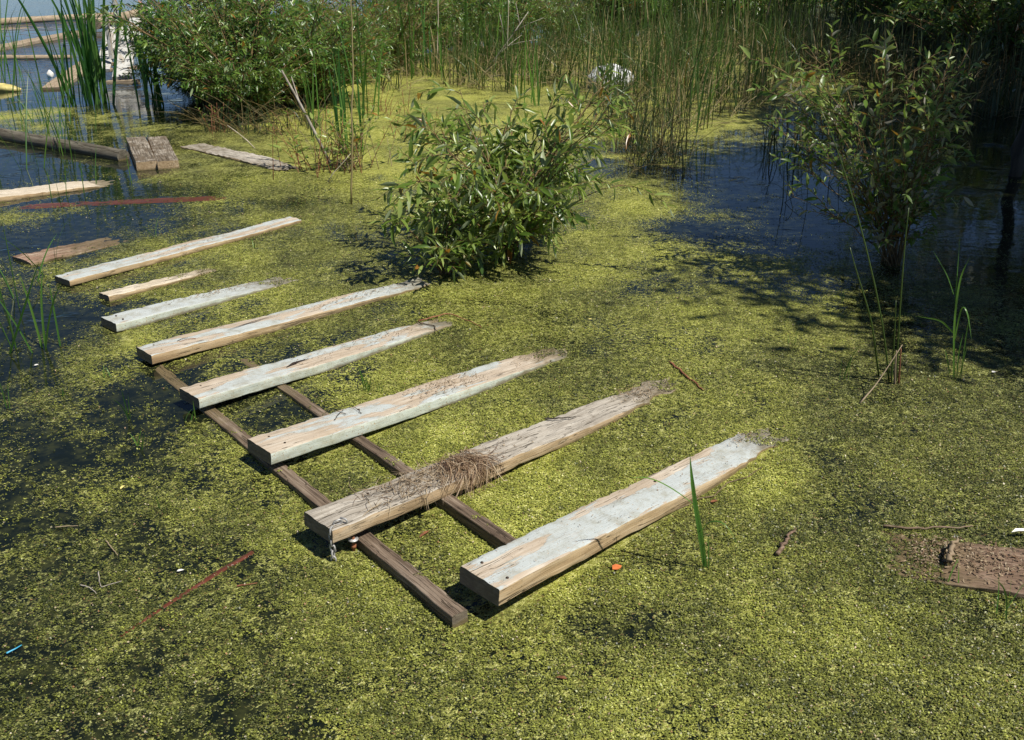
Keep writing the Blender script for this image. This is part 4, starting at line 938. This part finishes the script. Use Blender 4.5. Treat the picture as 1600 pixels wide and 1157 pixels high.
# thin reeds left
for i, (x, y, n, h, lb, w) in enumerate(((45, 545, 9, .62, 'green reed clump standing in weed at left, beside the plank row', .009), (22, 470, 7, .6, 'thin reed clump nearer the left edge behind the other', .008), (68, 440, 5, .45, 'thin reeds in front of the rotten plank end', .007),
        (20, 262, 12, .9, 'thin reeds standing through the dark log at the left edge', .010), (85, 240, 9, .9, 'thin reeds in blue water before the dark log', .009), (70, 205, 10, .8, 'thin reeds just behind the dark log', .010), (15, 130, 10, 1.6, 'pale tall reeds at top left corner by the yellow lump', .016), (112, 300, 9, .4, 'thin reeds by the broad bleached plank', .007), (40, 165, 8, 1.3, 'tall thin reeds left of the cattails over open water', .014))):
    blades('reed_clump', (x, y), n, h, w, .07 if y > 300 else .22, lb, 'reeds', 'blade', 500+i, .22, .25, 'thin reeds along the left side')

# dense rushes (stuff)
def rush_field(name, poly, n, h, r, m, label, seed, lean=.1, dist_scale=True, leafy=.35):
    rg = np.random.default_rng(seed); g = G()
    xs = []; 
    px = np.array(poly, float)
    # random points in the ground polygon (world coordinates)
    W_ = np.array([bp(a, b_)[:2] for a, b_ in poly]); lo = W_.min(0); hi = W_.max(0)
    pts = []
    while len(pts) < n:
        c = rg.uniform(lo, hi, (n*3, 2))
        ins = np.zeros(len(c), bool); j = len(W_)-1
        for i in range(len(W_)):
            xi, yi = W_[i]; xj, yj = W_[j]
            with np.errstate(divide='ignore', invalid='ignore'):
                ins ^= ((yi > c[:, 1]) != (yj > c[:, 1])) & (c[:, 0] < (xj-xi)*(c[:, 1]-yi)/(yj-yi)+xi)
            j = i
        c = c[ins]; dn = vnoise(c[:, 0]*1.6, c[:, 1]*1.6, seed)*.6+vnoise(c[:, 0]*4, c[:, 1]*4, seed+1)*.4
        c = c[dn+rg.uniform(-.12, .12, len(c)) > .53]
        pts.extend(c.tolist())
    P = np.array(pts[:n]); hh = h*rg.uniform(.45, 1., n); S = 6; t = np.linspace(0, 1, S)
    az = rg.uniform(0, 2*PI, n); ln = np.abs(rg.normal(0, lean, n)); bd = np.where(rg.random(n) < .14, rg.uniform(.3, 1.1, n), rg.uniform(0, .22, n)*rg.random(n))
    k = (ln[:, None]*t+bd[:, None]*t**2.5)*hh[:, None]
    path = np.stack([P[:, :1]+np.cos(az)[:, None]*k, P[:, 1:]+np.sin(az)[:, None]*k, hh[:, None]*(t-bd[:, None]*.45*t**3)-.04], -1)
    lf = rg.random(n) < leafy
    a = ~lf
    tubes(g, path[a], np.outer(r*rg.uniform(.7, 1.2, a.sum()), np.array([1, 1, .95, .8, .6, .25])), 3, r=rg.random(a.sum()))
    sd = np.stack([np.cos(az+1), np.sin(az+1)*.5, 0*az], -1)[lf]
    ribbons(g, path[lf], np.outer(r*3.2*rg.uniform(.6, 1.2, lf.sum()), np.array([.8, 1, 1, .8, .55, .08])), sd, .3, r=rg.random(lf.sum()))
    # low dead tangle
    nd = int(n*.8); q = P[rg.integers(0, n, nd)]; az2 = rg.uniform(0, 2*PI, nd); l2 = rg.uniform(.15, .5, nd); e = rg.uniform(.1, .9, nd)
    t2 = np.linspace(0, 1, 4); l2 *= 1.3; kk = l2[:, None]*t2
    pth = np.stack([q[:, :1]+np.cos(az2)[:, None]*kk, q[:, 1:]+np.sin(az2)[:, None]*kk, e[:, None]*kk-.01+(.1*np.sin(t2*PI))[None]*l2[:, None]], -1)
    tubes(g, pth, np.outer(np.full(nd, r*.7), np.array([1, 1, .8, .4])), 3, r=rg.uniform(.88, 1, nd))
    o = g.build(name, M[m]); prop(o, label, 'rushes', kind='stuff'); return o
rush_field('rushes', [(880, 60), (1260, 50), (1290, 110), (1190, 165), (1110, 200), (1060, 218), (985, 205), (900, 140)], 2700, 1.0, .0052, 'rush', 'sunlit green rushes behind the central bush around the white stone', 601, lean=.17, leafy=.5)
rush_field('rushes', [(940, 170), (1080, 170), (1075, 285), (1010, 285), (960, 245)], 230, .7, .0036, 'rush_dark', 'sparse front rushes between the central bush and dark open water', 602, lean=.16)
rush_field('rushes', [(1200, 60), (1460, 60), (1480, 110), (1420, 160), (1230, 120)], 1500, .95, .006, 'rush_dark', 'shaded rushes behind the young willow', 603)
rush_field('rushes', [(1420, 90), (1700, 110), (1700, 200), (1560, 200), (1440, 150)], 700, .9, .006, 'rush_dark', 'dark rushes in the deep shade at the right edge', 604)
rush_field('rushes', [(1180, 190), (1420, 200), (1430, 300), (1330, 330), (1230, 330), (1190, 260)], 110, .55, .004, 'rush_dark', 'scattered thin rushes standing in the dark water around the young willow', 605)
rush_field('rushes', [(560, 100), (900, 80), (900, 130), (820, 150), (700, 135), (600, 150)], 900, .9, .0055, 'rush', 'mixed rushes and dry grass behind the central bush', 606, lean=.2)
rush_field('rushes', [(300, 188), (480, 178), (500, 200), (420, 215), (320, 205)], 160, .35, .004, 'rush_dark', 'low rushes at the foot of the left shrubs', 607, lean=.2)
# tall broad reeds back right of centre
for i, (x, y, lb) in enumerate(((1010, 66, 'tall sunlit reed blades at the back left of the middle'), (1105, 60, 'tall sunlit reed blades at the back near the middle'), (1165, 62, 'tall sunlit reed blades at the back right of the middle'), (1240, 66, 'tall pale reed blades at the back above the young willow'), (1330, 62, 'half shaded reed blades at the back right'))):
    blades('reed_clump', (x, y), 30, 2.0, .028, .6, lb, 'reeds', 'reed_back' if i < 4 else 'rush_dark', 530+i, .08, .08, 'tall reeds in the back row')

# dead stalks
def stalk(px, top, r, m, label, name='dead_stalk', extra=()):
    b0 = bp(*px); Yd = b0[1]
    r_ = empty(name, b0, label, 'dead stalk')
    g = G(); P = np.array([b0-[0, 0, .03], at_depth((px[0]*2+top[0])/3, (px[1]*2+top[1])/3, Yd), at_depth((px[0]+2*top[0])/3+1, (px[1]+2*top[1])/3, Yd), at_depth(*top, Yd)])-b0
    tube(g, P, np.linspace(r, r*.5, 4), 6); g.build('stem', M[m], r_, smooth=True)
    for (a, b_, dz) in extra:
        g = G(); q = np.array([at_depth(*a, Yd), at_depth((a[0]+b_[0])/2, (a[1]+b_[1])/2-2, Yd+dz*.5), at_depth(*b_, Yd+dz)])-b0
        tube(g, q, np.linspace(r*.6, r*.25, 3), 4); g.build('side_branch', M[m], r_)
stalk((683, 118), (684, -20), .012, 'deadwood', 'upright pale dead stalk at the back left of the central bush')
stalk((792, 118), (794, -30), .011, 'deadwood', 'upright tan dead stalk behind the central bush, right of the bare branches')
stalk((752, 122), (826, 18), .012, 'branch_grey', 'bare grey forked branch slanting right behind the central bush', 'dead_branch',
      (((775, 90), (815, 55), .3), ((790, 68), (780, 20), .1), ((800, 52), (850, 28), -.2), ((812, 40), (806, 5), .2), ((785, 75), (840, 62), -.1)))
stalk((612, 128), (592, 92), .014, 'deadwood', 'short pale leaning stub beside the yellowish shrub')
stalk((745, 120), (850, 115), .010, 'branch_grey', 'low bare branch lying level behind the central bush', 'dead_branch')
stalk((520, 260), (440, 110), .016, 'branch_grey', 'grey leaning dead branch in front of the left shrubs', 'dead_branch', (((470, 170), (455, 120), .1),))
stalk((402, 232), (355, 196), .006, 'deadwood', 'pale thin stick leaning in the weed above the grey split board')
stalk((508, 285), (548, 240), .005, 'deadwood', 'short pale stick leaning right in front of the leafy weeds')
# ------------------------------------------------------------------ big willow tree at the right (its crown shades the pond)
def tree(base, crowns, trunk, r0, seed, label, nleaf, cl=.17, drops=()):
    rg = np.random.default_rng(seed); root = empty('willow_tree', base, label, 'tree'); b0 = np.asarray(base)
    g = G(); T = np.array(trunk, float)-b0; tt = np.linspace(0, len(T)-1, 24)
    P = np.stack([np.interp(tt, np.arange(len(T)), T[:, c]) for c in range(3)], -1)
    for _ in range(4): P[1:-1] = (P[:-2]+2*P[1:-1]+P[2:])/4
    P[1:] += rg.normal(0, .015, P[1:].shape)
    tube(g, P, np.linspace(r0, r0*.45, 24), 12); g.build('trunk', M['bark'], root, smooth=True)
    gl = G(); ctr = []
    for (c, rad, w) in crowns:
        c = np.array(c)-b0; k = int(w*130)
        q = rg.normal(0, 1, (k, 3)); q = unit(q)*(rg.random((k, 1))**.45)
        cs = c+q*np.array(rad); ctr.append(cs)
        for e in cs[:max(3, k//25)]:
            gg = np.array([P[-1], (P[-1]+c)/2+rg.normal(0, .2, 3), c*.4+e*.6, e]); t_ = np.linspace(0, 3, 8)
            br = np.stack([np.interp(t_, np.arange(4), gg[:, i]) for i in range(3)], -1)
            g2 = G(); tube(g2, br, np.linspace(r0*.3, .012, 8), 6); g2.build('limb', M['bark'], root, smooth=True)
    ctr = np.concatenate(ctr); idx = rg.integers(0, len(ctr), nleaf)
    P = ctr[idx]+rg.normal(0, cl*1.6, (nleaf, 3)); D = rg.normal(0, 1, (nleaf, 3)); D[:, 2] -= .5
    leaves(gl, P, D, rg.normal(0, 1, (nleaf, 3))+[0, 0, .8], rg.uniform(.11, .2, nleaf), rg.uniform(.04, .07, nleaf), simple=True)
    for (p, n, l) in drops:       # low hanging leafy branches
        p = np.array(p)-b0
        for j in range(n):
            a = rg.uniform(0, 2*PI); d = unit(np.array([math.cos(a), math.sin(a), -.6])); m = 14; q = np.linspace(0, 1, m)[:, None]
            st = p+rg.normal(0, .35, 3)
            path = st+d*l*q+np.array([0, 0, -.4])*l*q**2
            g3 = gl; td = np.tile(d, (m, 1))
            leaves(gl, path, td*.7+rg.normal(0, .5, (m, 3)), rg.normal(0, .4, (m, 3))+[0, 0, 1.], rg.uniform(.07, .12, m), rg.uniform(.025, .035, m), simple=True)
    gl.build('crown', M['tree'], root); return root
tb = bp(1583, 275, 0.)
def over(x, y, h, r, w=1.):       # crown lobe that throws its shade round the ground point x, y
    k = h/math.tan(math.radians(57.))
    return ((x+.86*k, y-.51*k, h), (r, r, .8), w*r*r/4)
tree(tb, [over(3.4, 6.1, 4.4, 1.4, 1.3), over(3.15, 5.0, 4.1, .95, 1.6), over(2.45, 5.35, 4.1, .8, 1.6), over(2.75, 6.6, 4.2, .85, 1.5), over(2.6, 8.0, 4.4, 1.1, 1.3), over(2.75, 4.5, 3.9, .7, 1.7), over(1.75, 4.75, 3.9, .4, 1.), over(3.8, 8.4, 4.6, 1.6), over(6, 7.5, 5.2, 2.4), over(5., 11, 5., 2.5), over(5.2, 5.2, 5., 1.8)],
     [tb-[0, 0, .1], tb+[.05, .0, .8], tb+[.12, -.1, 1.5], tb+[.5, -.3, 2.4], tb+[1.2, -.6, 3.4]], .05, 701, 'dark leaning willow trunk in deep shade at the right edge, its crown above the picture', 76000,
     drops=[((4.7, 8.0, 1.75), 22, .8), ((5.3, 8.8, 1.9), 26, .9), ((6.2, 10.2, 2.0), 26, 1.1)])
tb2 = np.array([10.5, 14.5, 0.])
tree(tb2, [over(8, 11.5, 5, 3.), over(7, 15, 5, 3.2), over(11, 16, 5, 4.), over(8, 20, 5, 4)],
     [tb2-[0, 0, .1], tb2+[-.1, 0, 1.5], tb2+[.3, -.3, 3.5]], .15, 702, 'second dark willow beyond the right edge, only its shade and low leaves showing', 42000,
     drops=[((7.6, 12.5, 2.0), 30, 1.1), ((7.0, 14.2, 2.0), 26, 1.)])

# bank behind the vegetation
bx = np.linspace(-60, 160, 90); by = np.linspace(0, 60, 30)
BX, BY = np.meshgrid(bx, by)
line = np.interp(BX, [-60, -9, -4, 2, 12, 30, 160], [400, 60, 30, 24, 20, 14, -10])
Zb = np.clip(BY*.06, 0, 1.2)*1.+.25*(vnoise(BX*.7, BY*.7, 3)-.3)-.12
Yy = line+BY
bi = np.arange(BX.size).reshape(BX.shape)
bq = np.stack([bi[:-1, :-1], bi[:-1, 1:], bi[1:, 1:], bi[1:, :-1]], -1).reshape(-1, 4)
bk = mesh('bank', np.stack([BX, Yy, Zb], -1).reshape(-1, 3), np.zeros((0, 3), int), bq, None, None, M['bank'], smooth=True)
prop(bk, kind='structure')

# ------------------------------------------------------------------ light, sky, camera
SUN_EL = 57.; sd = np.array([.86, -.51]); az = math.atan2(sd[0], sd[1])
w = bpy.data.worlds.new("World"); bpy.context.scene.world = w; w.use_nodes = True
nt = w.node_tree; nt.nodes.clear()
sky = nt.nodes.new('ShaderNodeTexSky'); sky.sky_type = 'NISHITA'; sky.sun_disc = False
sky.sun_elevation = math.radians(SUN_EL); sky.sun_rotation = az; sky.ozone_density = 5.0; sky.air_density = .9; sky.dust_density = 0; sky.altitude = 2500
bg = nt.nodes.new('ShaderNodeBackground'); bg.inputs[1].default_value = .06
wo = nt.nodes.new('ShaderNodeOutputWorld'); nt.links.new(sky.outputs[0], bg.inputs[0]); nt.links.new(bg.outputs[0], wo.inputs[0])
ld = bpy.data.lights.new('sun', 'SUN'); ld.energy = 5.0; ld.angle = math.radians(.53); ld.color = (1, .95, .86)
lo = bpy.data.objects.new('sun', ld); C.objects.link(lo)
v = Vector((sd[0]*math.cos(math.radians(SUN_EL)), sd[1]*math.cos(math.radians(SUN_EL)), math.sin(math.radians(SUN_EL))))
lo.rotation_euler = v.to_track_quat('Z', 'Y').to_euler(); lo.location = (6, -4, 10)
cd = bpy.data.cameras.new('camera'); cam = bpy.data.objects.new('camera', cd); C.objects.link(cam)
cd.sensor_width = 36; cd.lens = F/1600*36; cd.shift_y = -(1157/2-CY)/1600; cd.clip_start = .05; cd.clip_end = 1500
cam.location = (0, 0, H); cam.rotation_euler = (PI/2-TH, 0, 0)
sc = bpy.context.scene; sc.camera = cam
sc.view_settings.view_transform = 'Standard'; sc.view_settings.look = 'None'; sc.view_settings.exposure = .3; sc.view_settings.gamma = 1
sc.render.resolution_x = 1024; sc.render.resolution_y = 740
